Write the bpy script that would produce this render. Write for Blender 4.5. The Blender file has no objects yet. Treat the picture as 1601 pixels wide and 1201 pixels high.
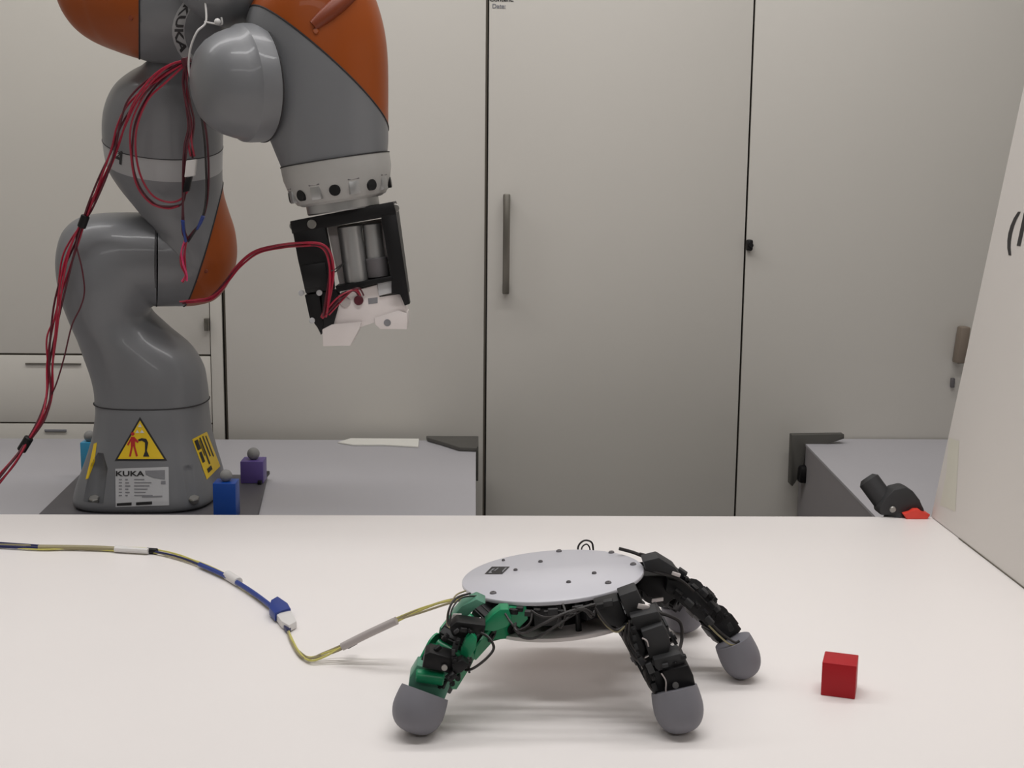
import bpy, bmesh, math, random
from mathutils import Vector, Matrix
from mathutils.bvhtree import BVHTree
random.seed(7)
SC = bpy.context.scene
COL = SC.collection
PI = math.pi

# ------------------------------------------------------------------ camera
W_, H_, FPX = 1601.0, 1201.0, 2000.0
PITCH, YAW, ROLL = math.radians(9.0), math.radians(1.7), math.radians(0.6)
CAM = Vector((0, 0, 0.42))
_f = Vector((math.sin(YAW)*math.cos(PITCH), math.cos(YAW)*math.cos(PITCH), -math.sin(PITCH)))
_r = Vector((math.cos(YAW), -math.sin(YAW), 0))
_u = _r.cross(_f)
RR = _r*math.cos(ROLL) + _u*math.sin(ROLL)
UU = _u*math.cos(ROLL) - _r*math.sin(ROLL)
cd = bpy.data.cameras.new('camera'); co = bpy.data.objects.new('camera', cd); COL.objects.link(co)
cd.sensor_fit = 'HORIZONTAL'; cd.sensor_width = 36.0; cd.lens = 36.0*FPX/W_; cd.clip_start = 0.02
M = Matrix((RR, UU, -_f)).transposed().to_4x4(); M.translation = CAM
co.matrix_world = M
SC.camera = co

# ------------------------------------------------------------------ world, lights, exposure
SC.view_settings.view_transform = 'Standard'
SC.view_settings.look = 'None'
SC.view_settings.gamma = 1.0
SC.view_settings.use_curve_mapping = False
SC.view_settings.exposure = 0.0
wd = bpy.data.worlds.new('world'); SC.world = wd; wd.use_nodes = True
wd.node_tree.nodes['Background'].inputs[0].default_value = (0.9, 0.95, 1.0, 1)
wd.node_tree.nodes['Background'].inputs[1].default_value = 0.0

def area(name, loc, target, sx, sy, power, color=(1, 0.985, 0.975)):
    l = bpy.data.lights.new(name, 'AREA'); l.shape = 'RECTANGLE'; l.size = sx; l.size_y = sy
    l.energy = power; l.color = color
    o = bpy.data.objects.new(name, l); COL.objects.link(o); o.location = loc
    d = Vector(target)-Vector(loc)
    o.rotation_euler = d.to_track_quat('-Z', 'Y').to_euler()
    return o
area('ceiling_tube_light', (0.15, 0.82, 1.82), (0.15, 0.98, 0.0), 1.6, 0.14, 13.2)
area('ceiling_tube_light', (-0.35, 1.72, 1.82), (-0.35, 1.86, 0.0), 3.2, 0.20, 22)
area('ceiling_tube_light', (0.1, -1.4, 1.82), (0.1, -0.2, 0.5), 2.4, 0.35, 13.5)

# ------------------------------------------------------------------ helpers
def ray(px, py):
    return (_f*FPX + RR*(px-W_/2) - UU*(py-H_/2))
def at(px, py, Y):                 # point seen at a pixel, at world depth Y
    d = ray(px, py); return CAM + d*(Y/d.y)
def atz(px, py, Z):                # point seen at a pixel, at height Z
    d = ray(px, py); return CAM + d*((Z-CAM.z)/d.z)

def mat(name, col, rough=0.5, metal=0.0, spec=0.5, var=0.0, scale=30, bump=0.0, emit=None, trans=0.0, alpha=1.0, coat=0.0):
    m = bpy.data.materials.new(name); m.use_nodes = True
    nt = m.node_tree; b = nt.nodes['Principled BSDF']
    c = (col[0], col[1], col[2], 1)
    b.inputs['Base Color'].default_value = c
    b.inputs['Roughness'].default_value = rough
    b.inputs['Metallic'].default_value = metal
    b.inputs['Specular IOR Level'].default_value = spec
    b.inputs['Coat Weight'].default_value = coat
    b.inputs['Transmission Weight'].default_value = trans
    b.inputs['Alpha'].default_value = alpha
    tc = nt.nodes.new('ShaderNodeTexCoord')
    n = nt.nodes.new('ShaderNodeTexNoise'); n.inputs['Scale'].default_value = scale; n.inputs['Detail'].default_value = 4
    nt.links.new(tc.outputs['Object'], n.inputs['Vector'])
    if var > 0:
        mx = nt.nodes.new('ShaderNodeMix'); mx.data_type = 'RGBA'
        mx.inputs[6].default_value = tuple(x*(1-var) for x in col)+(1,)
        mx.inputs[7].default_value = tuple(min(1, x*(1+var)) for x in col)+(1,)
        nt.links.new(n.outputs['Fac'], mx.inputs[0]); nt.links.new(mx.outputs[2], b.inputs['Base Color'])
    if bump > 0:
        bp = nt.nodes.new('ShaderNodeBump'); bp.inputs['Strength'].default_value = bump; bp.inputs['Distance'].default_value = 0.001
        nt.links.new(n.outputs['Fac'], bp.inputs['Height']); nt.links.new(bp.outputs[0], b.inputs['Normal'])
    return m

def s2l(r, g, b):
    f = lambda c: ((c/255+0.055)/1.055)**2.4 if c > 10 else c/255/12.92
    return (f(r), f(g), f(b))

MT = dict(
 table=mat('white_laminate', s2l(237, 232, 230), 0.42, spec=0.35, var=0.012, scale=6),
 backtable=mat('grey_laminate', s2l(168, 166, 170), 0.5, var=0.02, scale=8),
 tableside=mat('grey_edge', s2l(140, 136, 138), 0.6, var=0.03),
 cabinet=mat('beige_enamel', s2l(199, 195, 188), 0.48, spec=0.4, var=0.015, scale=5, bump=0.03),
 cabinet2=mat('cream_enamel', s2l(203, 199, 191), 0.5, spec=0.4, var=0.015, scale=5),
 gap=mat('dark_gap', s2l(96, 90, 80), 0.9),
 wall=mat('wall_paint', s2l(205, 202, 195), 0.9, var=0.02),
 ceil=mat('ceiling_paint', s2l(225, 224, 220), 0.95),
 floor=mat('floor_vinyl', s2l(120, 118, 114), 0.6, var=0.06, scale=12),
 grey=mat('robot_grey_paint', s2l(112, 113, 116), 0.40, spec=0.5, var=0.02, scale=25, coat=0.15),
 grey2=mat('robot_light_band', s2l(165, 165, 166), 0.45, var=0.02),
 orange=mat('robot_orange_cover', s2l(146, 68, 16), 0.42, spec=0.3, var=0.02, coat=0.08),
 dorange=mat('recess_orange', s2l(120, 48, 12), 0.5),
 seam=mat('seam_black', s2l(38, 36, 38), 0.7),
 collar=mat('collar_grey_plastic', s2l(166, 164, 161), 0.35, spec=0.5, var=0.06, scale=60),
 alu=mat('brushed_aluminium', s2l(178, 178, 178), 0.38, metal=0.8, var=0.04),
 steel=mat('screw_steel', s2l(150, 148, 144), 0.35, metal=0.7),
 dsteel=mat('dark_screw', s2l(105, 102, 104), 0.5, metal=0.3),
 black=mat('black_plastic', s2l(17, 16, 18), 0.45, spec=0.3, var=0.15, scale=80),
 black2=mat('black_servo_case', s2l(26, 26, 28), 0.5, spec=0.35, var=0.12, scale=90),
 dark=mat('dark_rubber', s2l(42, 42, 44), 0.6),
 dkgrey=mat('dark_plate_paint', s2l(78, 76, 80), 0.5, var=0.04),
 bracket=mat('corner_guard_plastic', s2l(74, 72, 68), 0.55),
 green=mat('green_printed_plastic', s2l(20, 138, 92), 0.35, var=0.12, scale=60),
 palegreen=mat('pale_green_plastic', s2l(86, 140, 118), 0.35, var=0.12, scale=60),
 white=mat('white_acrylic', s2l(204, 203, 210), 0.3, spec=0.45),
 whitep=mat('white_printed_plastic', s2l(222, 214, 212), 0.5, var=0.02),
 foot=mat('grey_silicone_foot', s2l(119, 118, 125), 0.55, var=0.03, scale=40),
 red=mat('red_painted_wood', s2l(172, 20, 30), 0.45, spec=0.3, var=0.05, scale=40),
 redwire=mat('red_wire_insulation', s2l(156, 22, 50), 0.4),
 dredwire=mat('maroon_wire_insulation', s2l(78, 14, 30), 0.45),
 pinkwire=mat('pink_wire_insulation', s2l(214, 60, 110), 0.4),
 bluewire=mat('blue_wire_insulation', s2l(34, 58, 134), 0.4),
 navywire=mat('navy_wire_insulation', s2l(34, 38, 82), 0.4),
 yellowwire=mat('yellow_wire_insulation', s2l(196, 188, 104), 0.45),
 olivewire=mat('beige_cable_sleeve', s2l(150, 140, 108), 0.5, var=0.05),
 blackwire=mat('black_wire_insulation', s2l(38, 34, 34), 0.45),
 clearw=mat('clear_sleeve', s2l(178, 170, 168), 0.35),
 whitewire=mat('white_cord', s2l(215, 212, 210), 0.5),
 cyan=mat('cyan_block_plastic', s2l(60, 150, 190), 0.4),
 blue=mat('blue_block_plastic', s2l(8, 66, 150), 0.4),
 purple=mat('purple_block_plastic', s2l(92, 74, 140), 0.4),
 ball=mat('retroreflective_grey_ball', s2l(135, 134, 132), 0.65, bump=0.1, scale=300),
 yellow=mat('yellow_sticker', s2l(226, 190, 34), 0.4),
 sign_black=mat('sticker_black', s2l(30, 28, 30), 0.5),
 sign_red=mat('sticker_red', s2l(176, 32, 34), 0.5),
 sticker=mat('silver_label', s2l(186, 186, 188), 0.4),
 stickgrey=mat('label_grey_print', s2l(128, 128, 132), 0.5),
 orangered=mat('red_clamp_pad', s2l(226, 66, 52), 0.45),
 board=mat('white_foam_board', s2l(208, 203, 198), 0.7, var=0.01, scale=4),
 palepatch=mat('pale_yellow_patch', s2l(206, 203, 190), 0.5, var=0.01),
 paper=mat('paper_white', s2l(205, 203, 196), 0.8),
 handle=mat('dark_nickel', s2l(120, 116, 108), 0.32, metal=0.75),
 brownh=mat('brown_handle', s2l(120, 108, 96), 0.5),
)

def finish(name, bm, m, parent=None, smooth=True, ang=35, kind=None, mats=None):
    bmesh.ops.recalc_face_normals(bm, faces=bm.faces)
    root = parent
    off = Vector((0, 0, 0))
    while root is not None:
        off += root.location; root = root.parent
    if parent is None:
        vs = [v.co for v in bm.verts]
        c = sum(vs, Vector())/max(1, len(vs)); off = c.copy()
        bmesh.ops.translate(bm, vec=-c, verts=bm.verts)
    else:
        bmesh.ops.translate(bm, vec=-off, verts=bm.verts)
    me = bpy.data.meshes.new(name); bm.to_mesh(me); bm.free()
    for mm in (mats or [m]): me.materials.append(MT[mm])
    if smooth:
        me.polygons.foreach_set('use_smooth', [True]*len(me.polygons))
        me.set_sharp_from_angle(angle=math.radians(ang))
    o = bpy.data.objects.new(name, me); COL.objects.link(o)
    if parent is not None: o.parent = parent
    else: o.location = off
    if kind: o['kind'] = kind
    return o

def thing(name, label, cat, loc, group=None):
    o = bpy.data.objects.new(name, None); COL.objects.link(o); o.location = loc
    o.empty_display_size = 0.02
    o['label'] = label; o['category'] = cat
    if group: o['group'] = group
    return o
def tag(o, label, cat, group=None):
    o['label'] = label; o['category'] = cat
    if group: o['group'] = group
    return o

def box(bm, c, ex, ey, ez, bev=0.0):      # centre and three half-vectors
    c, ex, ey, ez = map(Vector, (c, ex, ey, ez))
    vs = []
    for sx in (-1, 1):
        for sy in (-1, 1):
            for sz in (-1, 1):
                vs.append(bm.verts.new(c+ex*sx+ey*sy+ez*sz))
    fs = [bm.faces.new([vs[i] for i in q]) for q in ((0, 1, 3, 2), (4, 6, 7, 5), (0, 4, 5, 1), (2, 3, 7, 6), (0, 2, 6, 4), (1, 5, 7, 3))]
    if bev > 0:
        es = list({e for f in fs for e in f.edges})
        bmesh.ops.bevel(bm, geom=es, offset=bev, segments=2, affect='EDGES', profile=0.5)
def abox(bm, x0, x1, y0, y1, z0, z1, bev=0.0):
    box(bm, ((x0+x1)/2, (y0+y1)/2, (z0+z1)/2), ((x1-x0)/2, 0, 0), (0, (y1-y0)/2, 0), (0, 0, (z1-z0)/2), bev)
def prism(bm, pts, off, bev=0.0):         # closed polygon of world points, extruded by off
    off = Vector(off)
    a = [bm.verts.new(Vector(p)) for p in pts]; b = [bm.verts.new(Vector(p)+off) for p in pts]
    fs = [bm.faces.new(a), bm.faces.new(list(reversed(b)))]
    n = len(pts)
    for i in range(n): fs.append(bm.faces.new((a[i], b[i], b[(i+1) % n], a[(i+1) % n])))
    if bev > 0:
        es = list({e for f in fs for e in f.edges})
        bmesh.ops.bevel(bm, geom=es, offset=bev, segments=2, affect='EDGES', profile=0.5)
def perp(a):
    a = a.normalized(); t = Vector((0, 0, 1)) if abs(a.z) < 0.8 else Vector((1, 0, 0))
    b = a.cross(t).normalized(); return b, a.cross(b).normalized()
def lathe(bm, o, axis, prof, n=40, cap=True):   # prof: (distance along the axis, radius)
    axis = Vector(axis).normalized(); b, c = perp(axis); o = Vector(o)
    rings = []
    for t, r in prof:
        if r < 1e-6: rings.append([bm.verts.new(o+axis*t)])
        else: rings.append([bm.verts.new(o+axis*t+(b*math.cos(2*PI*k/n)+c*math.sin(2*PI*k/n))*r) for k in range(n)])
    for A, B in zip(rings, rings[1:]):
        for k in range(n):
            k2 = (k+1) % n
            if len(A) == 1 and len(B) == 1: break
            if len(A) == 1: bm.faces.new((A[0], B[k], B[k2]))
            elif len(B) == 1: bm.faces.new((A[k], A[k2], B[0]))
            else: bm.faces.new((A[k], A[k2], B[k2], B[k]))
    if cap:
        if len(rings[0]) > 1: bm.faces.new(rings[0])
        if len(rings[-1]) > 1: bm.faces.new(list(reversed(rings[-1])))
def cyl(bm, a, b, r, n=20, bev=0.0):
    a, b = Vector(a), Vector(b); L = (b-a).length
    if bev > 0: lathe(bm, a, b-a, [(0, r-bev), (bev, r), (L-bev, r), (L, r-bev)], n)
    else: lathe(bm, a, b-a, [(0, r), (L, r)], n)
def sphere(bm, c, r, n=24):
    lathe(bm, c, (0, 0, 1), [(-r*math.cos(PI*k/12), r*math.sin(PI*k/12) if 0 < k < 12 else 0) for k in range(13)], n)
def cr(P, t):      # Catmull-Rom over a list of vectors
    n = len(P)-1; i = min(int(t), n-1); f = t-i
    p0 = P[max(i-1, 0)]; p1 = P[i]; p2 = P[i+1]; p3 = P[min(i+2, n)]
    return 0.5*((2*p1)+(p2-p0)*f+(2*p0-5*p1+4*p2-p3)*f*f+(3*p1-p0-3*p2+p3)*f**3)
def curve(P, sub=8):
    P = [Vector(p) for p in P]; n = len(P)-1
    return [cr(P, k/sub) for k in range(n*sub+1)]
def tube(bm, pts, r, n=8, closed=False):
    pts = [Vector(p) for p in pts]; N = len(pts); rings = []
    T = []
    for i in range(N):
        a = pts[(i-1) % N] if closed else pts[max(i-1, 0)]; b = pts[(i+1) % N] if closed else pts[min(i+1, N-1)]
        t = (b-a); T.append(t.normalized() if t.length > 1e-9 else Vector((0, 0, 1)))
    u, v = perp(T[0])
    for i in range(N):
        u = (u - T[i]*u.dot(T[i]));
        u = u.normalized() if u.length > 1e-6 else perp(T[i])[0]
        v = T[i].cross(u)
        rr = r(i/(N-1)) if callable(r) else r
        rings.append([bm.verts.new(pts[i]+(u*math.cos(2*PI*k/n)+v*math.sin(2*PI*k/n))*rr) for k in range(n)])
    m = N if closed else N-1
    for i in range(m):
        A, B = rings[i], rings[(i+1) % N]
        for k in range(n): bm.faces.new((A[k], A[(k+1) % n], B[(k+1) % n], B[k]))
    if not closed:
        bm.faces.new(list(reversed(rings[0]))); bm.faces.new(rings[-1])

def loft(stations, sub=5, n=48, flip=1):
    """stations: (Lx,Ly, Rx,Ry, Y, depth radius or None, exponent)."""
    D = []
    for s in stations:
        lx, ly, rx, ry, Y, rd, e = s
        L, R = at(lx, ly, Y), at(rx, ry, Y)
        h = (R-L).length/2
        D.append((L, R, Vector((rd if rd else h, e, 0))))
    Ls = [d[0] for d in D]; Rs = [d[1] for d in D]; Qs = [d[2] for d in D]
    N = (len(D)-1)*sub
    S = [(cr(Ls, k/sub), cr(Rs, k/sub), cr(Qs, k/sub)) for k in range(N+1)]
    C = [(a+b)/2 for a, b, q in S]
    bm = bmesh.new(); rings = []; pv = None
    for i, (a, b, q) in enumerate(S):
        T = C[min(i+1, N)]-C[max(i-1, 0)]
        u = (b-a)/2; w = u.cross(T)
        w = w.normalized() if w.length > 1e-12 else pv
        if w.y > 0: w = -w
        pv = w
        ring = []
        for k in range(n):
            th = 2*PI*k/n; c, s_ = math.cos(th), math.sin(th)
            fc = math.copysign(abs(c)**(2/q[1]), c); fs = math.copysign(abs(s_)**(2/q[1]), s_)
            ring.append(bm.verts.new(C[i]+u*fc+w*q[0]*fs))
        rings.append(ring)
    for A, B in zip(rings, rings[1:]):
        for k in range(n): bm.faces.new((A[k], A[(k+1) % n], B[(k+1) % n], B[k]))
    bm.faces.new(list(reversed(rings[0]))); bm.faces.new(rings[-1])
    bmesh.ops.recalc_face_normals(bm, faces=bm.faces)
    return bm
def split(bm, p, nrm):
    """cut a closed shell by a plane; returns (inner side, outer side, seam loop)."""
    a = bm; b = bm.copy()
    bmesh.ops.bisect_plane(a, geom=a.verts[:]+a.edges[:]+a.faces[:], plane_co=p, plane_no=nrm, clear_outer=True)
    r = bmesh.ops.bisect_plane(b, geom=b.verts[:]+b.edges[:]+b.faces[:], plane_co=p, plane_no=nrm, clear_inner=True)
    es = [e for e in b.edges if e.is_boundary]
    loop = []
    if es:
        adj = {}
        for e in es:
            for v in e.verts: adj.setdefault(v, []).append(e)
        st = es[0].verts[0]; cur = st; pe = None
        while True:
            loop.append(cur.co.copy())
            nx = [e for e in adj[cur] if e is not pe]
            if not nx: break
            pe = nx[0]; cur = pe.other_vert(cur)
            if cur is st or len(loop) > 2000: break
    for q in (a, b):
        bo = [e for e in q.edges if e.is_boundary]
        if bo: bmesh.ops.holes_fill(q, edges=bo, sides=0)
    return a, b, loop
def clean_loop(lp, d=0.0015):
    out = []
    for p in lp:
        if not out or (p-out[-1]).length > d: out.append(p)
    return out
def seam(loop, parent, r=0.0011, name='seam_line'):
    bm = bmesh.new(); tube(bm, clean_loop(loop), r, 6, True)
    return finish(name, bm, 'seam', parent)

def bvh_of(o):
    # location chain is translation only
    off = Vector((0, 0, 0)); p = o
    while p is not None: off += p.location; p = p.parent
    vs = [v.co+off for v in o.data.vertices]
    return BVHTree.FromPolygons(vs, [tuple(p.vertices) for p in o.data.polygons])
def stick(bvhs, px, py, lift):
    d = ray(px, py).normalized(); best = None
    for b in bvhs:
        h = b.ray_cast(CAM, d)
        if h[0] is not None and (best is None or h[3] < best[3]): best = h
    if best is None: return None
    nn = best[1]
    if nn.dot(d) > 0: nn = -nn
    return best[0]+nn*lift
def decal(name, polys, bvhs, m, parent, lift=0.0006, cuts=0, thick=0.0004):
    """thin sticker pieces lying on a curved body; polys are outlines."""
    bm = bmesh.new()
    for poly in polys:
        fs = [bm.faces.new([bm.verts.new((x, y, 0)) for x, y in poly])]
    bmesh.ops.triangulate(bm, faces=bm.faces[:])
    if cuts: bmesh.ops.subdivide_edges(bm, edges=bm.edges[:], cuts=cuts, use_grid_fill=True)
    bad = []
    for v in bm.verts:
        q = stick(bvhs, v.co.x, v.co.y, lift)
        if q is None: bad.append(v)
        else: v.co = q
    if bad: bmesh.ops.delete(bm, geom=bad, context='VERTS')
    return finish(name, bm, m, parent, smooth=False)
def text_polys(txt, size=1.0, bold_=True):
    cu = bpy.data.curves.new('t', 'FONT'); cu.body = txt; cu.size = size; cu.align_x = 'CENTER'; cu.align_y = 'CENTER'; cu.resolution_u = 3
    cu.fill_mode = 'FRONT'; cu.offset = 0.028*size if bold_ else 0.0
    o = bpy.data.objects.new('t', cu); COL.objects.link(o)
    dg = bpy.context.evaluated_depsgraph_get(); dg.update()
    me = bpy.data.meshes.new_from_object(o.evaluated_get(dg))
    vs = [v.co.copy() for v in me.vertices]; fs = [tuple(p.vertices) for p in me.polygons]
    bpy.data.objects.remove(o); bpy.data.curves.remove(cu); bpy.data.meshes.remove(me)
    return vs, fs
def text_on(name, txt, size, fn, m, parent, bold=0.0):
    """text mesh placed through fn(x, y) -> world point."""
    vs, fs = text_polys(txt, size)
    bm = bmesh.new(); V = []
    for v in vs: V.append(bm.verts.new(fn(v.x, v.y)))
    for f in fs:
        try: bm.faces.new([V[i] for i in f])
        except ValueError: pass
    return finish(name, bm, m, parent, smooth=False)

# ------------------------------------------------------------------ room shell
ZF = -0.79; ZB = -0.05; ZC = 1.87
YB = atz(450, 687.5, ZB).y            # rear edge of the rear tables
YC = YB+0.035                       # face of the cabinet doors
XL, XR, YF = -2.3, 2.3, -2.6
def shell(name, a, m):
    bm = bmesh.new(); abox(bm, *a); return finish(name, bm, m, smooth=False, kind='structure')
shell('floor', (XL, XR, YF, YC+0.6, ZF-0.05, ZF), 'floor')
shell('ceiling', (XL, XR, YF, YC+0.6, ZC, ZC+0.05), 'ceil')
shell('wall_back', (XL, XR, YC+0.5, YC+0.6, ZF, ZC), 'wall')
shell('wall_left', (XL-0.1, XL, YF, YC+0.6, ZF, ZC), 'wall')
shell('wall_right', (XR, XR+0.1, YF, YC+0.6, ZF, ZC), 'wall')
shell('wall_front', (XL, XR, YF-0.1, YF, ZF, ZC), 'wall')

# ------------------------------------------------------------------ cabinets
def X(px, py=400, Y=None): return at(px, py, Y or YC).x
def Zp(px, py, Y=None): return at(px, py, Y or YC).z
CT = 1.45                                  # cabinet top
def carcass(root, x0, x1):
    bm = bmesh.new(); abox(bm, x0+0.001, x1-0.001, YC+0.006, YC+0.45, ZF, CT)
    finish('cabinet_body', bm, 'gap', root, smooth=False)
def door(root, x0, x1, z0, z1, m='cabinet', name='door', y=None):
    bm = bmesh.new(); abox(bm, x0, x1, YC, YC+0.0055, z0, z1, 0.0010)
    return finish(name, bm, m, root)
xa, xb = X(347.5, 400), X(758.5, 400)
xb2, xc = X(762.5, 400), X(1163.2, 400)
xc2, xd = X(1167, 400), X(1583, 400)
xd2 = X(1587, 400)
r = thing('tall_cabinet', 'tall plain beige cabinet door behind the robot wrist, left of the handled door', 'cabinet', (xa, YC, ZF)); carcass(r, xa-0.002, xb+0.003)
door(r, xa+0.003, xb-0.0015, ZF+0.08, CT-0.01)
r = thing('tall_cabinet', 'tall beige cabinet with a slim vertical bar handle, centre', 'cabinet', (xb2, YC, ZF)); carcass(r, xb+0.0035, xc+0.0015)
d = door(r, xb2-0.0005, xc, ZF+0.08, CT-0.01)
# handle
hx = X(791, 380); z1, z0 = Zp(791, 303), Zp(791, 458)
bm = bmesh.new(); box(bm, (hx, YC-0.026, (z0+z1)/2), (0.0062, 0, 0), (0, 0.004, 0), (0, 0, (z1-z0)/2), 0.0018)
for zz in (z0+0.009, z1-0.009): box(bm, (hx, YC-0.012, zz), (0.0058, 0, 0), (0, 0.013, 0), (0, 0, 0.007), 0.0015)
finish('handle', bm, 'handle', d)
# label at the top of the door
bt = [at(772, 2, YC).z, 0]
text_on('label_text', 'Date:', 0.012, lambda x, y: Vector((X(780, 10)+x*0.9, YC-0.0006, Zp(780, 10)+y*0.9)), 'stickgrey', d)
text_on('label_text', 'Content:', 0.0125, lambda x, y: Vector((X(784, 0)+x*0.95, YC-0.0006, Zp(784, -1)+y*0.9)), 'sign_black', d)
r = thing('tall_cabinet', 'tall beige cabinet with a small black latch on its left edge', 'cabinet', (xc2, YC, ZF)); carcass(r, xc+0.0025, xd+0.0015)
d = door(r, xc2-0.001, xd, ZF+0.08, CT-0.01)
lx, lz = X(1164.5, 383), Zp(1164.5, 383)
lx += 0.0072
bm = bmesh.new(); box(bm, (lx, YC-0.006, lz), (0.0055, 0, 0), (0, 0.007, 0), (0, 0, 0.010), 0.003)
cyl(bm, (lx+0.001, YC-0.012, lz), (lx+0.001, YC-0.018, lz), 0.004)
finish('latch', bm, 'black', d)
hx = X(1497, 538); z1, z0 = Zp(1497, 509), Zp(1497, 566)
bm = bmesh.new(); box(bm, (hx+0.002, YC-0.014, (z0+z1)/2), (0.009, 0, 0), (0, 0.013, 0), (0.003, 0, (z1-z0)/2), 0.004)
finish('handle', bm, 'brownh', d)
bm = bmesh.new(); box(bm, (X(1488, 598), YC-0.004, Zp(1488, 598)), (0.0035, 0, 0), (0, 0.004, 0), (0, 0, 0.009), 0.0015)
finish('keyhole_cover', bm, 'dsteel', d)
r = thing('tall_cabinet', 'beige cabinet sliver at the top right beyond the thin dark joint', 'cabinet', (xd2, YC, ZF)); carcass(r, xd+0.0025, xd2+0.55)
door(r, xd2-0.001, xd2+0.55, ZF+0.08, CT-0.01)
# drawer cabinet on the left
x0, x1 = X(-420, 560), X(329, 560)
r = thing('drawer_cabinet', 'cream cabinet with drawers and a door, far left behind the robot', 'cabinet', (x1, YC, ZF)); carcass(r, x0, xa-0.003)
za = Zp(160, 555); zb_ = Zp(160, 662)
dr = door(r, x0, x1, za+0.002, CT-0.01, 'cabinet2')
bm = bmesh.new(); box(bm, (X(324.5, 507), YC-0.006, Zp(324.5, 507)), (0.0042, 0, 0), (0, 0.006, 0), (0, 0, 0.0115), 0.001); finish('latch', bm, 'handle', dr)
dd = door(r, x0, x1, zb_+0.0015, za-0.0015, 'cabinet2', 'drawer')
bm = bmesh.new(); xs0, xs1 = X(40, 568), X(127, 568); zz = Zp(80, 569)
box(bm, ((xs0+xs1)/2, YC-0.001, zz), ((xs1-xs0)/2, 0, 0), (0, 0.0015, 0), (0, 0, 0.0015), 0.0004)
finish('drawer_pull_slot', bm, 'handle', dd)
d2 = door(r, x0, x1, ZF+0.08, zb_-0.0015, 'cabinet2', 'drawer')
bm = bmesh.new(); xs0, xs1 = X(70, 672), X(104, 672); zz = Zp(80, 673)
box(bm, ((xs0+xs1)/2, YC-0.001, zz), ((xs1-xs0)/2, 0, 0), (0, 0.0012, 0), (0, 0, 0.0022), 0.0004)
finish('name_plate', bm, 'stickgrey', d2)
bm = bmesh.new(); abox(bm, x1+0.0015, xa-0.0035, YC-0.002, YC+0.0055, ZF, CT-0.01, 0.001); finish('filler_strip', bm, 'cabinet2', r)

# ------------------------------------------------------------------ tables
yw = atz(760, 806, 0).y; 
r = thing('white_table', 'large plain white table top filling the foreground', 'table', (0, 1.0, ZF))
bm = bmesh.new(); abox(bm, -1.45, 1.2, 0.42, yw, -0.028, 0, 0.0012); finish('tabletop', bm, 'table', r)
for sx in (-1.35, 1.1):
    for sy in (0.5, yw-0.08):
        bm = bmesh.new(); abox(bm, sx-0.03, sx+0.03, sy-0.03, sy+0.03, ZF, -0.0285, 0.004); finish('leg', bm, 'alu', r)
# left rear table
xe = atz(744, 700, ZB).x
r = thing('rear_table', 'grey table carrying the robot arm, left rear', 'table', (-0.9, 2.0, ZF))
bm = bmesh.new(); abox(bm, -1.9, xe, yw+0.03, YB, ZB-0.022, ZB, 0.001); finish('tabletop', bm, 'backtable', r)
bm = bmesh.new(); abox(bm, xe-0.022, xe-0.002, yw+0.05, YB-0.01, ZF, ZB-0.0225); finish('side_panel', bm, 'tableside', r, smooth=False)
bm = bmesh.new(); abox(bm, -1.88, -1.86, yw+0.05, YB-0.01, ZF, ZB-0.0225); finish('side_panel', bm, 'tableside', r, smooth=False)
def guard(root, corner, sx, long_x, long_z):
    """L shaped corner guard: tapered arm along the rear edge, arm running down the side."""
    c = Vector(corner); bm = bmesh.new()
    # arm lying on the top, wedge thinning away from the corner
    o = [(0.002, 0), (0.002, -0.105), (-0.030, -0.100), (-long_x*0.7, -0.052), (-long_x, -0.018), (-long_x-0.003, 0.0)]
    prism(bm, [c+Vector((-sx*x if sx < 0 else x, y, -0.0)) if False else c+Vector((x*sx, y+0.004, 0.0005)) for x, y in o], (0, 0, 0.007), 0.0012)
    return bm, c
bm, c = guard(r, (xe, YB, ZB), 1, 0.088, 0.09)
finish('corner_guard', bm, 'bracket', r)
bm = bmesh.new(); abox(bm, xe+0.0005, xe+0.0045, YB-0.09, YB+0.004, ZB-0.055, ZB+0.0075, 0.001); finish('corner_guard_flank', bm, 'bracket', r)
# right rear table
A = atz(1263, 698, ZB); B = atz(1367, 806, ZB)
dirv = (B-A).normalized(); A2 = Vector((A.x, A.y, ZB)); F = A2+dirv*((A.y-(yw+0.03))/abs(dirv.y))
yb2 = min(atz(1400, 683.5, ZB).y, YC-0.004); A3 = A2-dirv*((yb2-A.y)/abs(dirv.y))
r = thing('rear_table', 'grey table with dark side panel, right rear behind the clamp', 'table', (A.x+0.5, 2.0, ZF))
bm = bmesh.new(); prism(bm, [A3, F, Vector((1.7, F.y, ZB)), Vector((1.7, yb2, ZB))], (0, 0, -0.004)); finish('tabletop', bm, 'backtable', r, smooth=False)
bm = bmesh.new(); k = Vector((0.0006, 0, 0)); w = Vector((0.02, 0, 0))
prism(bm, [A3+k+Vector((0, 0, -0.0045)), F+k+Vector((0, 0, -0.0045)), F+k+w+Vector((0, 0, -0.0045)), A3+k+w+Vector((0, 0, -0.0045))], (0, 0, ZF-ZB+0.0045)); finish('side_panel', bm, 'tableside', r, smooth=False)
# guard: outline as seen, with real thickness
Yg = yb2-0.02
bm = bmesh.new()
g = [(1238, 680), (1320, 679), (1320, 686), (1296, 694), (1284, 699), (1259, 700), (1257, 728), (1250, 744), (1243, 755), (1239, 761), (1235, 757)]
prism(bm, [at(x, y, A3.y-0.05) for x, y in g], (0, 0.018, 0), 0.0012); finish('corner_guard', bm, 'bracket', r)
bm = bmesh.new(); p = at(1256, 741, A3.y-0.055)
box(bm, p, (0.0095, 0, 0), (0, 0.012, 0), (0.001, 0, 0.016), 0.006); finish('guard_screw_knob', bm, 'black', r)
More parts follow.
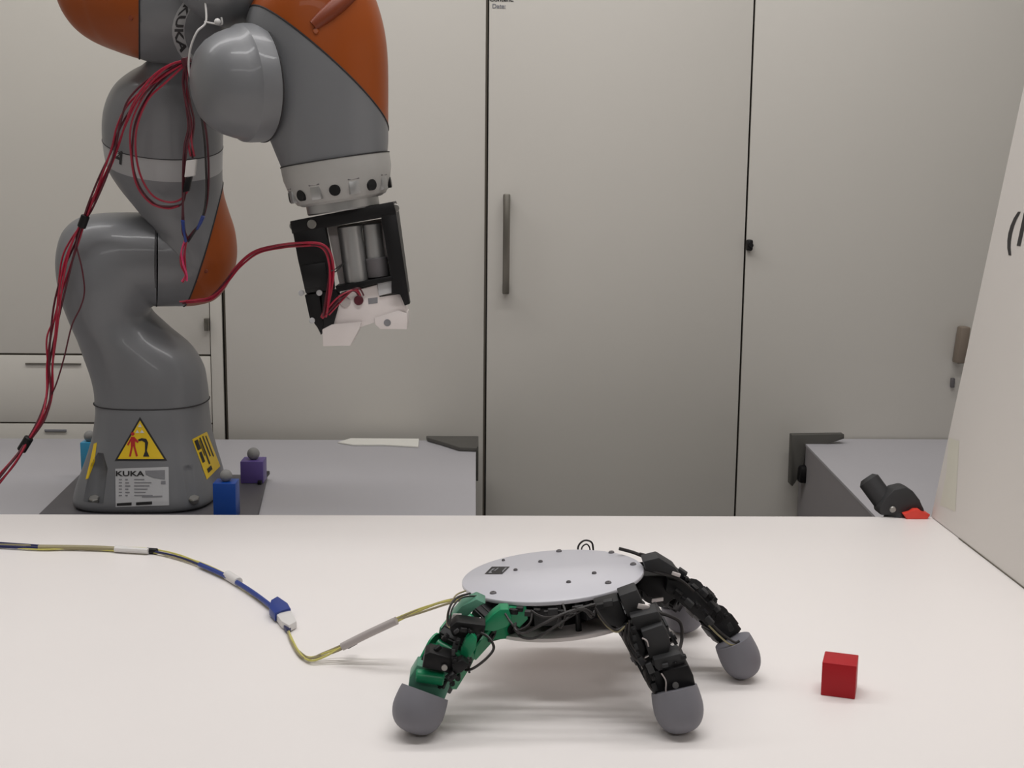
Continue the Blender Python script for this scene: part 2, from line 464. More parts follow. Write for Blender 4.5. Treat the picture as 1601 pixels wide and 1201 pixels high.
# paper strip
bm = bmesh.new(); pl = [atz(x, y, ZB+0.0005) for x, y in ((528, 693), (548, 687), (655, 687.5), (654, 700), (600, 697), (552, 697))]
prism(bm, pl, (0, 0, 0.002)); tag(finish('paper_strip', bm, 'paper', smooth=False), 'pale paper strip lying at the back edge of the left rear table', 'paper')

# ------------------------------------------------------------------ white board on the right
a0 = atz(1456, 809, 0.0); a1 = atz(1601, 920, 0.0)
bdir = (a1-a0).normalized()
dv = ray(1590, 185)                     # top of the rear edge, at right angles to the foot
tt = bdir.dot(a0-CAM)/bdir.dot(dv); e1 = CAM+dv*tt
edir = (e1-a0).normalized()
bn = bdir.cross(edir).normalized()
if bn.x < 0: bn = -bn
print('board lean', edir, 'bdir', bdir, 'a0', a0, 'e1', e1)
root = thing('white_board', 'large white foam board standing slanted on the right end of the table', 'board', a0)
foot = bdir*0.85; 
bm = bmesh.new(); H = edir*0.80
lf = Vector((0, 0, 0.0012)); prism(bm, [a0+lf, a0+foot+lf, a0+foot+H, a0+H], bn*0.005); bo = finish('panel', bm, 'board', root, smooth=False)
def onboard(px, py, lift=0.0006):
    d = ray(px, py); t = bn.dot(a0-CAM)/bn.dot(d); return CAM+d*t-bn*lift
bm = bmesh.new(); tube(bm, [a0+bdir*0.10-bn*0.0005+Vector((0, 0, 0.0006)), a0+foot-bn*0.0005+Vector((0, 0, 0.0006))], 0.0008, 6); finish('foot_edge', bm, 'gap', root)
pc = onboard(1583, 361)
sc = (onboard(1583, 331)-onboard(1583, 392)).length
ux = bdir; uy = edir
text_on('printed_text', '(1', sc*1.02, lambda x, y: onboard(1592, 361)+ux*(x*1.3)+uy*y-bn*0, 'sign_black', bo)
bm = bmesh.new(); q = [onboard(x, y, 0.0004) for x, y in ((1484, 684), (1500, 690), (1494, 800), (1470, 790), (1480, 740))]
f = bm.faces.new([bm.verts.new(p) for p in q]); finish('pale_patch', bm, 'palepatch', root, smooth=False)  # thin patch, slightly yellower than the board

# ------------------------------------------------------------------ red cube
P0 = atz(1283, 1087, 0); P1 = atz(1336.5, 1094, 0)
u = (P1-P0); S = u.length; u.normalize(); v = Vector((-u.y, u.x, 0))
bm = bmesh.new(); h = S*1.04
box(bm, P0+u*S/2+v*S/2+Vector((0, 0, h/2)), u*S/2, v*S/2, (0, 0, h/2), 0.0006)
print('cube', S)
tag(finish('red_cube', bm, 'red'), 'small red cube on the white table right of the robot hand', 'cube')

# ------------------------------------------------------------------ spring clamp
r = thing('spring_clamp', 'black spring clamp with red pads gripping the rear table edge', 'clamp', atz(1435, 808, 0))
Yk = yw+0.012
bm = bmesh.new()
a, b = at(1355, 747, Yk+0.02), at(1392, 797, Yk)
cyl(bm, a, b, 0.0142, 24, 0.005); cyl(bm, b, b+(b-a).normalized()*0.03, 0.014, 20, 0.004)
finish('handle', bm, 'dark', r)
bm = bmesh.new()
o = [(1376, 806), (1375, 794), (1386, 778), (1398, 766), (1416, 762), (1428, 768), (1438, 782), (1447, 800), (1440, 804), (1428, 800), (1420, 808)]
prism(bm, [at(x, y, Yk-0.016) for x, y in o], (0, 0.028, 0), 0.003); finish('upper_jaw', bm, 'dark', r)
bm = bmesh.new(); q = at(1395, 796, Yk-0.016); cyl(bm, q, q+Vector((0, -0.004, 0)), 0.0042, 16, 0.001); finish('pivot_pin', bm, 'steel', r)
bm = bmesh.new()
o = [(1413, 804), (1424, 801), (1430, 797), (1438, 797), (1442, 801), (1455, 805), (1450, 812.5), (1418, 812.5)]
q0 = atz(1436, 812, 0.0).y
prism(bm, [at(x, min(y, 812), q0) for x, y in o], (0, 0.02, 0), 0.0008); finish('jaw_pad', bm, 'orangered', r)
bm = bmesh.new(); box(bm, (a0.x-0.02, Yk, -0.05), (0.02, 0, 0), (0, 0.012, 0), (0, 0, 0.016), 0.003); cyl(bm, (a0.x-0.03, Yk+0.01, -0.06), (a0.x-0.10, Yk+0.05, -0.13), 0.0145, 20, 0.005)
finish('lower_jaw', bm, 'dark', r)

# ================================================================== ROBOT ARM
Y0 = 1.845
c0 = at(235, 780, Y0)
arm = thing('industrial_robot', 'grey and orange jointed robot arm standing on the left rear table', 'robot', (c0.x, Y0, ZB))
# mounting plate
pz = ZB+0.008
x_l = (atz(125, 745, pz).x+atz(60, 805, pz).x)/2; x_r = (atz(418, 742, pz).x+atz(402, 805, pz).x)/2
yb = atz(418, 741, pz).y
bm = bmesh.new(); q = [atz(124, 742, pz), atz(418, 742, pz), atz(404, 800, pz)]
q2 = q[2]+(q[2]-q[1])*0.35; q3 = atz(60, 804, pz); q4 = q3+(q3-q[0])*0.35
q4.y = max(q4.y, yw+0.04); q2.y = max(q2.y, yw+0.04)
prism(bm, [q[0], q[1], q2, q4], (0, 0, -0.0075), 0.001); finish('mounting_plate', bm, 'dkgrey', arm)
bm = bmesh.new(); e = q[1]; prism(bm, [e+Vector((-0.003, 0, 0)), e+Vector((0.004, 0, 0)), e+Vector((0.002, -0.07, 0)), e+Vector((-0.004, -0.07, 0))], (0, 0, 0.006), 0.001); finish('plate_lip', bm, 'black', arm)

# base: zbot on the plate
def pyz(Y, z, px):          # pixel row of height z at depth Y
    lo, hi = -400.0, 1400.0
    for _ in range(40):
        m = (lo+hi)/2
        if at(px, m, Y).z > z: lo = m
        else: hi = m
    return lo
yb0 = pyz(Y0, pz+0.0005, 235)
print('base bottom row', yb0, 'front row', pyz(Y0-0.1, pz, 235))
base_st = [(136, yb0, 338, yb0, Y0, 0.100, 3.6), (131, yb0-5, 343, yb0-5, Y0, 0.104, 3.8), (131, yb0-16, 343, yb0-16, Y0, 0.104, 3.8), (136, yb0-38, 339, yb0-38, Y0, 0.099, 3.6), (145, yb0-66, 332, yb0-66, Y0, 0.093, 3.3),
           (153, yb0-100, 326, yb0-100, Y0, 0.086, 2.9), (156, yb0-135, 323, yb0-135, Y0, 0.081, 2.6), (154, 625, 323, 625, Y0, 0.078, 2.5)]
bm = loft(base_st, 4, 64)
base = finish('base', bm, 'grey', arm, ang=50)
# pockets in the front corners of the base
cut = bmesh.new()
for (xa_, ya_, xb_, yb_, rr) in ((156, 708, 145, 792, 0.0155), (299, 708, 308, 792, 0.0155)):
    pa, pb = at(xa_, ya_, Y0-0.082), at(xb_, yb_-6, Y0-0.101)
    n = 20; pts = [pa+(pb-pa)*(k/n) for k in range(n+1)]
    tube(cut, pts, lambda t: rr*min(1, 0.35+2.2*t), 20)
co_ = finish('cutter', cut, 'grey', arm)
md = base.modifiers.new('b', 'BOOLEAN'); md.operation = 'DIFFERENCE'; md.object = co_; md.solver = 'EXACT'
dg = bpy.context.evaluated_depsgraph_get(); dg.update()
nm = bpy.data.meshes.new_from_object(base.evaluated_get(dg)); base.modifiers.clear(); base.data = nm
bpy.data.objects.remove(co_)
nm.polygons.foreach_set('use_smooth', [True]*len(nm.polygons)); nm.set_sharp_from_angle(angle=math.radians(40))
for px in (148, 304):
    p = stick([bvh_of(base)], px, 781, 0.0)
    if p is not None:
        bm = bmesh.new(); cyl(bm, p+Vector((0, -0.001, -0.003)), p+Vector((0, -0.004, 0.004)), 0.0075, 6, 0.0012); finish('anchor_screw', bm, 'steel', arm)

# link 1: pipe-bend from the base up to the shoulder
st = [(153, 626, 324, 626, Y0, 0.078, 2.4), (152, 612, 322, 603, Y0, 0.077, 2.3), (146, 588, 316, 572, Y0, 0.075, 2.2), (135, 558, 297, 542, Y0, 0.072, 2.1), (123, 525, 268, 520, Y0, 0.070, 2.0),
      (110, 492, 244, 502, Y0, 0.068, 2.0), (98, 455, 234, 492, Y0, 0.067, 2.0), (91, 415, 233, 487, Y0, 0.067, 2.0), (92, 385, 234, 484, Y0, 0.067, 2.0), (101, 360, 236, 481, Y0, 0.067, 2.0),
      (122, 342, 238, 480, Y0, 0.067, 2.0), (155, 334, 240, 479, Y0, 0.067, 2.1), (200, 332, 242, 479, Y0, 0.067, 2.1), (245, 333, 245, 479, Y0, 0.067, 2.1)]
st = [(a, b, c, d, Y + (lambda q: q*q*(3-2*q))(max(0, min(1, (600-(b+d)/2)/170)))*(((a+c)/2-235)*0.00020), *r_) for a, b, c, d, Y, *r_ in st]
bm = loft(st, 5, 56); link1 = finish('lower_link', bm, 'grey', arm, ang=60)
bm = bmesh.new(); cbs = at(238.5, 626, Y0)
rng = [at(153, 626, Y0), at(324, 626, Y0)]; cc = (rng[0]+rng[1])/2; hw = (rng[1]-rng[0]).length/2
def sup(c, a, b, e, n=64):
    return [c+Vector((math.copysign(abs(math.cos(2*PI*k/n))**(2/e), math.cos(2*PI*k/n))*a, math.copysign(abs(math.sin(2*PI*k/n))**(2/e), math.sin(2*PI*k/n))*b, 0)) for k in range(n)]
tube(bm, sup(cc, hw+0.0003, 0.0783, 2.5), 0.0009, 6, True); finish('seam_line', bm, 'seam', arm)
# link 2: shoulder joint turning upwards, orange cover on the outside; above it the light band and rounded elbow housing
def yz(x): return (x-235)*0.00020
st = [(245, 333, 245, 479, Y0+yz(245), 0.068, 2.1), (248, 333, 272, 479, Y0+yz(262), 0.068, 2.1), (249, 332, 305, 478, Y0+yz(277), 0.068, 2.1), (248, 331, 337, 468, Y0+yz(292), 0.068, 2.1), (245, 330, 357, 441, Y0+yz(290), 0.069, 2.1),
      (240, 328, 366, 409, Y0+0.008, 0.070, 2.1), (230, 322, 365, 375, Y0+0.004, 0.071, 2.0), (212, 306, 356, 342, Y0-0.002, 0.073, 2.0), (192, 283, 348, 312, Y0-0.009, 0.075, 2.0), (176, 260, 346, 283, Y0-0.017, 0.077, 2.0),
      (167, 236, 346, 258, Y0-0.026, 0.079, 2.0), (163, 205, 347, 226, Y0-0.036, 0.080, 2.0), (163, 178, 347, 196, Y0-0.046, 0.081, 2.0), (168, 155, 346, 170, Y0-0.054, 0.081, 2.0),
      (180, 132, 340, 145, Y0-0.060, 0.079, 2.0), (200, 114, 332, 122, Y0-0.064, 0.073, 2.0), (224, 101, 318, 104, Y0-0.067, 0.060, 2.0), (248, 93, 303, 94, Y0-0.067, 0.042, 2.0), (264, 90, 290, 90, Y0-0.067, 0.02, 2.0)]
bm = loft(st, 6, 64)
def ringplane(l, r, f, Yc, rd):
    L, R, F = at(*l, Yc), at(*r, Yc), at(*f, Yc-rd)
    n = (R-L).cross(F-L).normalized()
    return L, (n if n.z > 0 else -n)
pl1 = ringplane((168, 243), (346, 268), (258, 286), Y0-0.022, 0.078)
pl2 = ringplane((163, 212), (347, 235), (258, 252), Y0-0.034, 0.080)
low, rest, lpA = split(bm, *pl1)
mid, top, lpB = split(rest, *pl2)
pa, pb = at(347, 300, Y0-0.03), at(287, 478, Y0-0.0)
nrm = (pb-pa).cross(Vector((0.35, -1, 0.12))).normalized()
if nrm.x < 0: nrm = -nrm
gb, ob, lp = split(low, at(322, 400, Y0-0.068), nrm)
link2 = finish('shoulder_link', gb, 'grey', arm, ang=60)
cov = finish('orange_cover', ob, 'orange', link2, ang=60)
seam(lp, link2)
band = finish('joint_band', mid, 'grey2', arm, ang=60)
link3 = finish('upper_link', top, 'grey', arm, ang=60)
seam(lpB, link3, 0.0007)
bm = bmesh.new(); Ys = Y0+yz(245); c = (at(245, 333, Ys)+at(245, 479, Ys))/2
u = (at(245, 333, Ys)-at(245, 479, Ys))/2
tube(bm, [c+u*math.cos(2*PI*k/48)+Vector((-0.21, 1, 0)).normalized()*0.0677*math.sin(2*PI*k/48) for k in range(48)], 0.0008, 6, True); finish('seam_line', bm, 'seam', arm)
# link 4: elbow with orange end cap
Y4 = 1.745
st = [(114, -25, 114, -5, Y4+0.04, 0.010, 2), (117, -42, 117, 8, Y4+0.038, 0.026, 2), (124, -62, 124, 32, Y4+0.034, 0.045, 2), (138, -80, 138, 55, Y4+0.028, 0.061, 2), (160, -92, 160, 71, Y4+0.02, 0.072, 2), (188, -98, 188, 82, Y4+0.012, 0.078, 2),
      (218, -102, 218, 92, Y4, 0.081, 2), (250, -104, 250, 100, Y4-0.012, 0.083, 2), (290, -104, 290, 100, Y4-0.024, 0.083, 2), (325, -98, 325, 92, Y4-0.034, 0.078, 2), (345, -88, 345, 70, Y4-0.04, 0.068, 2), (358, -70, 358, 45, Y4-0.04, 0.05, 2)]
bm = loft(st, 5, 56)
nr = ray(218, 20).cross(UU).normalized(); nr = nr if nr.x < 0 else -nr
gb, ob, lp = split(bm, at(218, 20, Y4-0.08), nr)
link4 = finish('elbow_link', gb, 'grey', arm, ang=60); cap4 = finish('orange_cover', ob, 'orange', link4, ang=60); seam(lp, link4)
b4 = [bvh_of(link4)]
# light lettering band on the elbow
band_poly = []
for k in range(9): 
    y = -8+k*12.5; band_poly.append((270+0.011*(y-48)**2*0.8-1, y))
rt = [(x+19, y) for x, y in reversed(band_poly)]
for i in range(8):
    pass
decal('lettering_band', [[band_poly[i], band_poly[i+1], (band_poly[i+1][0]+19, band_poly[i+1][1]), (band_poly[i][0]+19, band_poly[i][1])] for i in range(8)], b4, 'grey2', link4, 0.0004, cuts=2)
def kuka(x, y):
    yy = 43-0+x*1.0; cx = 279+0.0088*(yy-48)**2
    q = stick(b4, cx+y*-1.0*-1, yy, 0.001); return q if q is not None else at(cx, yy, Y4-0.08)
text_on('lettering', 'KUKA', 25, lambda x, y: kuka(x*1.12, y*0.72), 'sign_black', link4)
bm = bmesh.new(); q = stick([bvh_of(cap4)], 205, 28, 0)
cyl(bm, q+Vector((0, 0.002, 0)), q+Vector((0, -0.0015, 0)), 0.003, 12, 0.0006); finish('cover_screw', bm, 'dorange', cap4)
q = stick([bvh_of(cov)], 322, 424, 0)
if q: bm = bmesh.new(); cyl(bm, q+Vector((0, 0.002, 0)), q+Vector((0, -0.0015, 0)), 0.003, 12, 0.0006); finish('cover_screw', bm, 'dorange', cov)
# upper neck leaving the elbow to the right and behind the wrist joint
Y5 = 1.64
st = [(330, -70, 330, 30, Y5+0.03, 0.06, 2), (350, -75, 345, 42, Y5+0.02, 0.06, 2), (380, -75, 372, 44, Y5+0.01, 0.06, 2), (410, -70, 400, 36, Y5+0.01, 0.06, 2), (440, -60, 425, 20, Y5+0.01, 0.05, 2)]
bm = loft(st, 4, 40); finish('forearm_link', bm, 'grey', arm, ang=60)
bm = bmesh.new(); a = at(321, -60, Y4-0.10); 
# link 5: round wrist joint, axis running right and away
Y6 = 1.60; mpp = Y6/FPX
ax = Vector((0.84, 0.54, 0.07)).normalized()
cS = at(405, 130, Y6)                 # centre of the seam circle
R5 = 88*mpp
prof = [(-118*mpp, 0), (-116*mpp, R5*0.30), (-110*mpp, R5*0.55), (-98*mpp, R5*0.76), (-80*mpp, R5*0.88), (-60*mpp, R5*0.94), (-40*mpp, R5*0.975), (-15*mpp, R5*0.995), (0, R5), (30*mpp, R5), (50*mpp, R5*0.9)]
prof = [(-100*mpp, 0), (-99*mpp, R5*0.22), (-95*mpp, R5*0.44), (-87*mpp, R5*0.62), (-75*mpp, R5*0.75), (-60*mpp, R5*0.85), (-45*mpp, R5*0.91), (-36*mpp, R5*0.935), (-30*mpp, R5*0.985), (-22*mpp, R5), (0, R5)]
bm = bmesh.new(); lathe(bm, cS, ax, prof, 64); link5 = finish('wrist_joint', bm, 'grey', arm, ang=24)
bb, cc_ = perp(ax)
bm = bmesh.new(); tube(bm, [cS+(bb*math.cos(2*PI*k/64)+cc_*math.sin(2*PI*k/64))*R5 for k in range(64)], 0.0011, 6, True); finish('seam_line', bm, 'seam', arm)
# link 6: wrist body with orange cover
Yw = 1.625
st = [(441, 263, 606, 236, Yw, 0.066, 2.1), (433, 244, 607, 218, Yw, 0.067, 2.1), (423, 220, 607, 196, Yw, 0.069, 2.1), (408, 188, 607, 165, Yw, 0.071, 2.1), (396, 155, 607, 128, Yw, 0.073, 2.1), (388, 118, 606, 88, Yw, 0.074, 2.1),
      (385, 82, 602, 52, Yw, 0.074, 2.1), (384, 50, 594, 18, Yw, 0.073, 2.1), (390, 20, 582, -15, Yw, 0.070, 2.1), (404, -8, 565, -42, Yw, 0.063, 2.0), (430, -35, 540, -60, Yw, 0.048, 2.0), (462, -52, 510, -68, Yw, 0.022, 2.0)]
bm = loft(st, 5, 60)
pa, pb = at(402, 30, Yw), at(607, 198, Yw); pf = at(520, 92, Yw-0.074)
nrm = (pb-pa).cross(pf-pa).normalized()
if nrm.z < 0: nrm = -nrm
gb, ob, lp = split(bm, pa, nrm)
link6 = finish('wrist_link', gb, 'grey', arm, ang=60); cov6 = finish('orange_cover', ob, 'orange', link6, ang=60); seam(lp, link6)
q = stick([bvh_of(cov6)], 494, 49, 0)
bm = bmesh.new(); cyl(bm, q+Vector((0, 0.002, 0)), q+Vector((0, -0.002, 0.0005)), 0.0035, 12, 0.0008); finish('cover_screw', bm, 'orange', cov6)
# finger groove in the cover, its shade put into a darker orange
bvc = [bvh_of(cov6)]
pts = []
bm = bmesh.new()
for k in range(10):
    t = k/9; q = stick(bvc, 490+62*t, 40-52*t, -0.002)
    if q: pts.append(q)
if len(pts) > 4:
    tube(bm, pts, lambda t: 0.004+0.006*math.sin(PI*min(1, 0.15+t*0.6)), 14); finish('cover_groove', bm, 'dorange', cov6)

# collar and gripper, in the frame of the wrist axis
mg = Yw/FPX; TH = math.radians(9.2)
G0 = at(524, 250, Yw)
gd = Vector((math.sin(TH), 0, -math.cos(TH))); ge = Vector((math.cos(TH), 0, math.sin(TH))); gw = Vector((0, -1, 0))
def G(s, t, w=0): return G0+(ge*s+gd*t+gw*w)*mg
def gpx(px, py, w=0):
    dx, dy = px-524, py-250
    return G(dx*math.cos(TH)-dy*math.sin(TH), dx*math.sin(TH)+dy*math.cos(TH), w)
bm = bmesh.new(); lathe(bm, G0, gd, [(0, 82*mg), (1*mg, 84*mg), (20*mg, 83.5*mg), (38*mg, 79*mg), (50*mg, 75*mg), (60*mg, 69*mg), (64*mg, 60*mg)], 56)
collar = finish('flange_collar', bm, 'collar', arm, ang=30)
bvk = [bvh_of(collar)]
bm = bmesh.new(); cyl(bm, G(0, -0.6), G(0, 0.8), 84.6*mg, 56); finish('seam_line', bm, 'seam', arm)
for k in range(-4, 5):
    s = k*27; 
    ang_ = k*PI/8.2
    rr = 78*mg; ctr = G0+gd*46*mg+(ge*math.sin(ang_)+gw*math.cos(ang_))*rr
    nn = (ge*math.sin(ang_)+gw*math.cos(ang_))
    bm = bmesh.new()
    if k % 2 == 0:
        cyl(bm, ctr-nn*0.006, ctr+nn*0.0012, 8.5*mg, 16, 0.0006); finish('flange_hole_disc', bm, 'black', collar)  # black disc painted in for the dark inside of a collar hole
    else:
        box(bm, ctr-nn*0.002, gd*10*mg, gd.cross(nn)*8*mg, nn*0.003, 0.001); finish('flange_tab', bm, 'alu', collar)
        bm = bmesh.new(); box(bm, ctr-nn*0.0015-gd*0.010, gd*1.2*mg, gd.cross(nn)*9*mg, nn*0.003, 0.0004); finish('flange_slot', bm, 'dsteel', collar)
bm = bmesh.new(); lathe(bm, G(0, 62), gd, [(0, 56*mg), (14*mg, 56*mg), (16*mg, 54*mg)], 48); finish('tool_flange', bm, 'alu', arm)
# gripper frame
fr = bmesh.new()
def gpoly(bm, pts, w0, w1, bev=0.0008):
    prism(bm, [gpx(x, y, w0) for x, y in pts], gw*(w1-w0)*mg, bev)
gpoly(fr, [(459, 343), (615, 312), (620, 332), (462, 362)], -40, 40)
gpoly(fr, [(463, 358), (512, 350), (521, 402), (524, 446), (481, 452), (470, 400)], 18, 40)
gpoly(fr, [(479, 455), (501, 452), (507, 500), (503, 517), (499, 505), (486, 490)], 14, 36)
gpoly(fr, [(504, 450), (530, 446), (531, 470), (521, 505), (506, 512)], 10, 34)
gpoly(fr, [(474, 410), (512, 404), (516, 440), (480, 446)], 38, 43)
gpoly(fr, [(466, 358), (503, 350), (516, 444), (518, 500), (503, 510), (486, 490), (470, 400)], -40, -20)
gpoly(fr, [(463, 358), (475, 356), (498, 500), (487, 492), (470, 400)], -22, 22)
gpoly(fr, [(596, 330), (619, 326), (640, 467), (632, 470), (626, 452), (612, 452), (612, 432)], 18, 40)
gpoly(fr, [(600, 330), (619, 326), (636, 455), (614, 452)], -40, 22)
gpoly(fr, [(526, 441), (614, 424), (616, 431), (530, 450)], -40, 40, 0.0005)
frame = finish('gripper_frame', fr, 'black', arm)
bm = bmesh.new(); gpoly(bm, [(511, 353), (604, 337), (616, 428), (530, 444)], 2, 6, 0.0003); finish('back_panel', bm, 'whitep', frame)
for (xa_, ya_, xb_, yb_, rr, m) in ((546, 350, 557, 436, 19, 'alu'), (581, 346, 590, 428, 14, 'alu')):
    bm = bmesh.new(); a, b = gpx(xa_, ya_, 14), gpx(xb_, yb_, 14); cyl(bm, a, b, rr*mg, 28, 0.001); finish('motor', bm, m, frame)
bm = bmesh.new(); cyl(bm, gpx(587, 398, 15), gpx(591, 428, 15), 17*mg, 24, 0.001); finish('gearbox', bm, 'dsteel', frame)
bm = bmesh.new(); gpoly(bm, [(559, 348), (566, 347), (575, 431), (567, 433)], 4, 14, 0.0004); finish('motor_rail', bm, 'steel', frame)
for (x, y, w) in ((492, 347, 40), (461, 351, 10), (474, 452, 36), (502, 451, 40), (490, 494, 38), (617, 322, 30)):
    bm = bmesh.new(); q = gpx(x, y, w); cyl(bm, q+gw*-0.002, q+gw*0.0025, 7*mg if y < 400 else 4.5*mg, 14, 0.0008); cyl(bm, q+gw*0.0022, q+gw*0.0030, 2.6*mg, 8); finish('screw', bm, 'sticker' if y > 440 else 'steel', frame)
# white jaw
bm = bmesh.new()
gpoly(bm, [(517, 462), (530, 455), (560, 447), (590, 438), (592, 459), (630, 451), (634, 482), (600, 492), (562, 505), (519, 501), (513, 478)], -30, 30)
jaw = finish('white_jaw', bm, 'whitep', arm)
bm = bmesh.new(); gpoly(bm, [(505, 508), (520, 500), (566, 496), (562, 506), (548, 533), (506, 534)], -30, 36); finish('jaw_lip', bm, 'whitep', jaw)
bm = bmesh.new(); gpoly(bm, [(585, 490), (622, 478), (635, 482), (635, 507), (594, 507), (586, 500)], -30, 34); finish('jaw_lip', bm, 'whitep', jaw)
bm = bmesh.new(); gpoly(bm, [(590, 434), (612, 430), (614, 450), (592, 456)], -10, 34); finish('jaw_block', bm, 'sticker', jaw)
bm = bmesh.new(); gpoly(bm, [(575, 460), (590, 458), (590, 467), (576, 469)], 28, 30.6, 0.0002); finish('jaw_slot', bm, 'stickgrey', jaw)
bm = bmesh.new(); q = gpx(605, 497, 33); cyl(bm, q, q+gw*0.0012, 0.0045, 16); finish('jaw_hole', bm, 'stickgrey', jaw)
bm = bmesh.new(); q = gpx(561, 463, 28); cyl(bm, q, q+gw*0.005, 0.006, 18, 0.001); finish('jaw_motor', bm, 'dredwire', jaw)
bm = bmesh.new(); q = gpx(540, 466, 28); cyl(bm, q, q+gw*0.003, 0.007, 18, 0.001); finish('jaw_boss', bm, 'clearw', jaw)

# ---- stickers on the base
bv = [bvh_of(base), bvh_of(link1)]
def sub_poly(p, k=1): return [p]
def shrink(t, f):
    cx = sum(p[0] for p in t)/len(t); cy = sum(p[1] for p in t)/len(t)
    return [(cx+(x-cx)*f, cy+(y-cy)*f) for x, y in t]
tri = [(219, 652), (261.5, 720.5), (179.5, 720.5)]
st_ = decal('warning_sticker', [tri], bv, 'sign_black', arm, 0.0005, cuts=8)
decal('sticker_face', [shrink(tri, 0.88)], bv, 'yellow', st_, 0.0009, cuts=8)
decal('pictogram', [[(205, 683), (211, 683), (212, 698), (205, 698)], [(205.5, 697), (208.5, 697), (205, 714), (202, 714)], [(208.5, 697), (211.5, 697), (216, 713), (213, 714)],
    [(205, 684), (206, 688), (201, 697), (199, 695)], [(211, 684), (217, 690), (216, 693), (210, 689)]], bv, 'sign_red', st_, 0.0013, cuts=1)
decal('pictogram', [[(206, 676), (210, 676), (211, 679), (208, 682), (205, 679)]], bv, 'sign_red', st_, 0.0013, cuts=1)
decal('pictogram', [[(216, 687), (222, 685), (229, 686), (232, 692), (230, 705), (234, 714), (224, 714), (227, 706), (227, 692), (222, 689), (217, 690)]], bv, 'sign_black', st_, 0.0013, cuts=2)
decal('pictogram', [[(212, 677), (215, 672), (218, 677)], [(219, 677), (222, 672), (226, 677)], [(216, 668), (219, 662), (222, 668)]], bv, 'paper', st_, 0.0013, cuts=1)
lb = [(180.5, 733), (263.5, 730), (264.5, 790), (181, 793)]
lab = decal('data_label', [lb], bv, 'sticker', arm, 0.0005, cuts=8)
def onb(px, py, l=0.001):
    q = stick(bv, px, py, l); return q
text_on('lettering', 'KUKA', 13, lambda x, y: onb(203+x*1.28, 741-y*0.85), 'sign_black', lab)
bars = []
for i, y in enumerate((749, 754, 759, 764, 769, 774)):
    bars.append([(186, y), (191, y), (191, y+1.6), (186, y+1.6)])
    bars.append([(196, y), (200+(i*7) % 5, y), (200+(i*7) % 5, y+2), (196, y+2)])
    bars.append([(210, y), (226+(i*11) % 14, y), (226+(i*11) % 14, y+1.6), (210, y+1.6)])
bars.append([(222, 776), (254, 775), (254, 777), (222, 778)])
bars.append([(227, 736), (258, 735), (258, 750), (240, 747), (228, 742)])
bars.append([(252, 752), (259, 752), (259, 757), (252, 757)])
decal('fine_print', bars, bv, 'stickgrey', lab, 0.0009, cuts=1)
decal('fine_print', [[(183, 787), (206, 785.5), (206, 790), (183, 791)], [(213, 785.5), (238, 784), (238, 788.5), (213, 790)]], bv, 'sign_black', lab, 0.0009, cuts=1)
yl = [(300, 687), (323, 675), (344, 729), (323, 750)]
ys = decal('yellow_label', [yl], bv, 'yellow', arm, 0.0005, cuts=8)
def mix4(q, a, b):
    t = (q[0][0]+(q[1][0]-q[0][0])*a, q[0][1]+(q[1][1]-q[0][1])*a); o = (q[3][0]+(q[2][0]-q[3][0])*a, q[3][1]+(q[2][1]-q[3][1])*a)
    return (t[0]+(o[0]-t[0])*b, t[1]+(o[1]-t[1])*b)
def cell(q, a0_, b0_, a1_, b1_): return [mix4(q, a0_, b0_), mix4(q, a1_, b0_), mix4(q, a1_, b1_), mix4(q, a0_, b1_)]
decal('label_print', [cell(yl, .08, .06, .30, .3), cell(yl, .1, .36, .26, .62), cell(yl, .42, .05, .5, .75), cell(yl, .62, .05, .69, .6), cell(yl, .8, .08, .86, .66), cell(yl, .2, .80, .5, .90), cell(yl, .34, .1, .38, .5)], bv, 'sign_black', ys, 0.001, cuts=1)
decal('yellow_label', [[(147, 694), (152, 692), (148, 722), (138, 748), (134, 750), (141, 722)]], bv, 'yellow', arm, 0.0005, cuts=6)
# letter A on the joint band
bb_ = [bvh_of(band), bvh_of(link3), bvh_of(link2)]
def onband(x, y):
    q = stick(bb_, 186+x, 246-y, 0.0008); return q if q is not None else at(186, 246, 1.7)
ca, sa = math.cos(-0.5), math.sin(-0.5)
text_on('lettering', 'A', 32, lambda x, y: onband(x*0.8*ca-y*sa*0.8, x*sa*0.8+y*ca*0.8), 'sign_black', band)

# ------------------------------------------------------------------ red cable loom
cb = thing('red_cable_bundle', 'bundle of thin red and maroon wires strapped to the arm and drooping left', 'cable', at(292, 95, 1.62))
def wires(path, n, spread, m, r=0.0013, parent=cb, seed=1, wob=1.0, name='wire', taper=None):
    rnd = random.Random(seed)
    for i in range(n):
        a = 2*PI*i/max(1, n)+rnd.random(); ph = rnd.random()*6
        P = []
        for j, (x, y, Y) in enumerate(path):
            s = spread*(taper[j] if taper else 1)
            P.append(at(x+math.cos(a+j*0.7*wob)*s, y+math.sin(a+j*0.7*wob)*s*0.5, Y+math.sin(a+j*0.7)*s*mpp*0.8))
        bm = bmesh.new(); tube(bm, curve(P, 7), r, 7)
        finish(name, bm, m[i % len(m)], parent)
YW = 1.645
main = [(293, 96, 1.63), (270, 103, 1.635), (240, 124, 1.64), (208, 158, 1.645), (190, 195, 1.66), (178, 235, 1.69), (160, 280, 1.72), (140, 325, 1.74), (131, 345, 1.745), (118, 378, 1.75), (104, 420, 1.75), (92, 470, 1.75), (84, 520, 1.75), (78, 570, 1.75), (77, 615, 1.74), (66, 655, 1.72), (40, 695, 1.70), (15, 730, 1.68), (-25, 775, 1.66)]
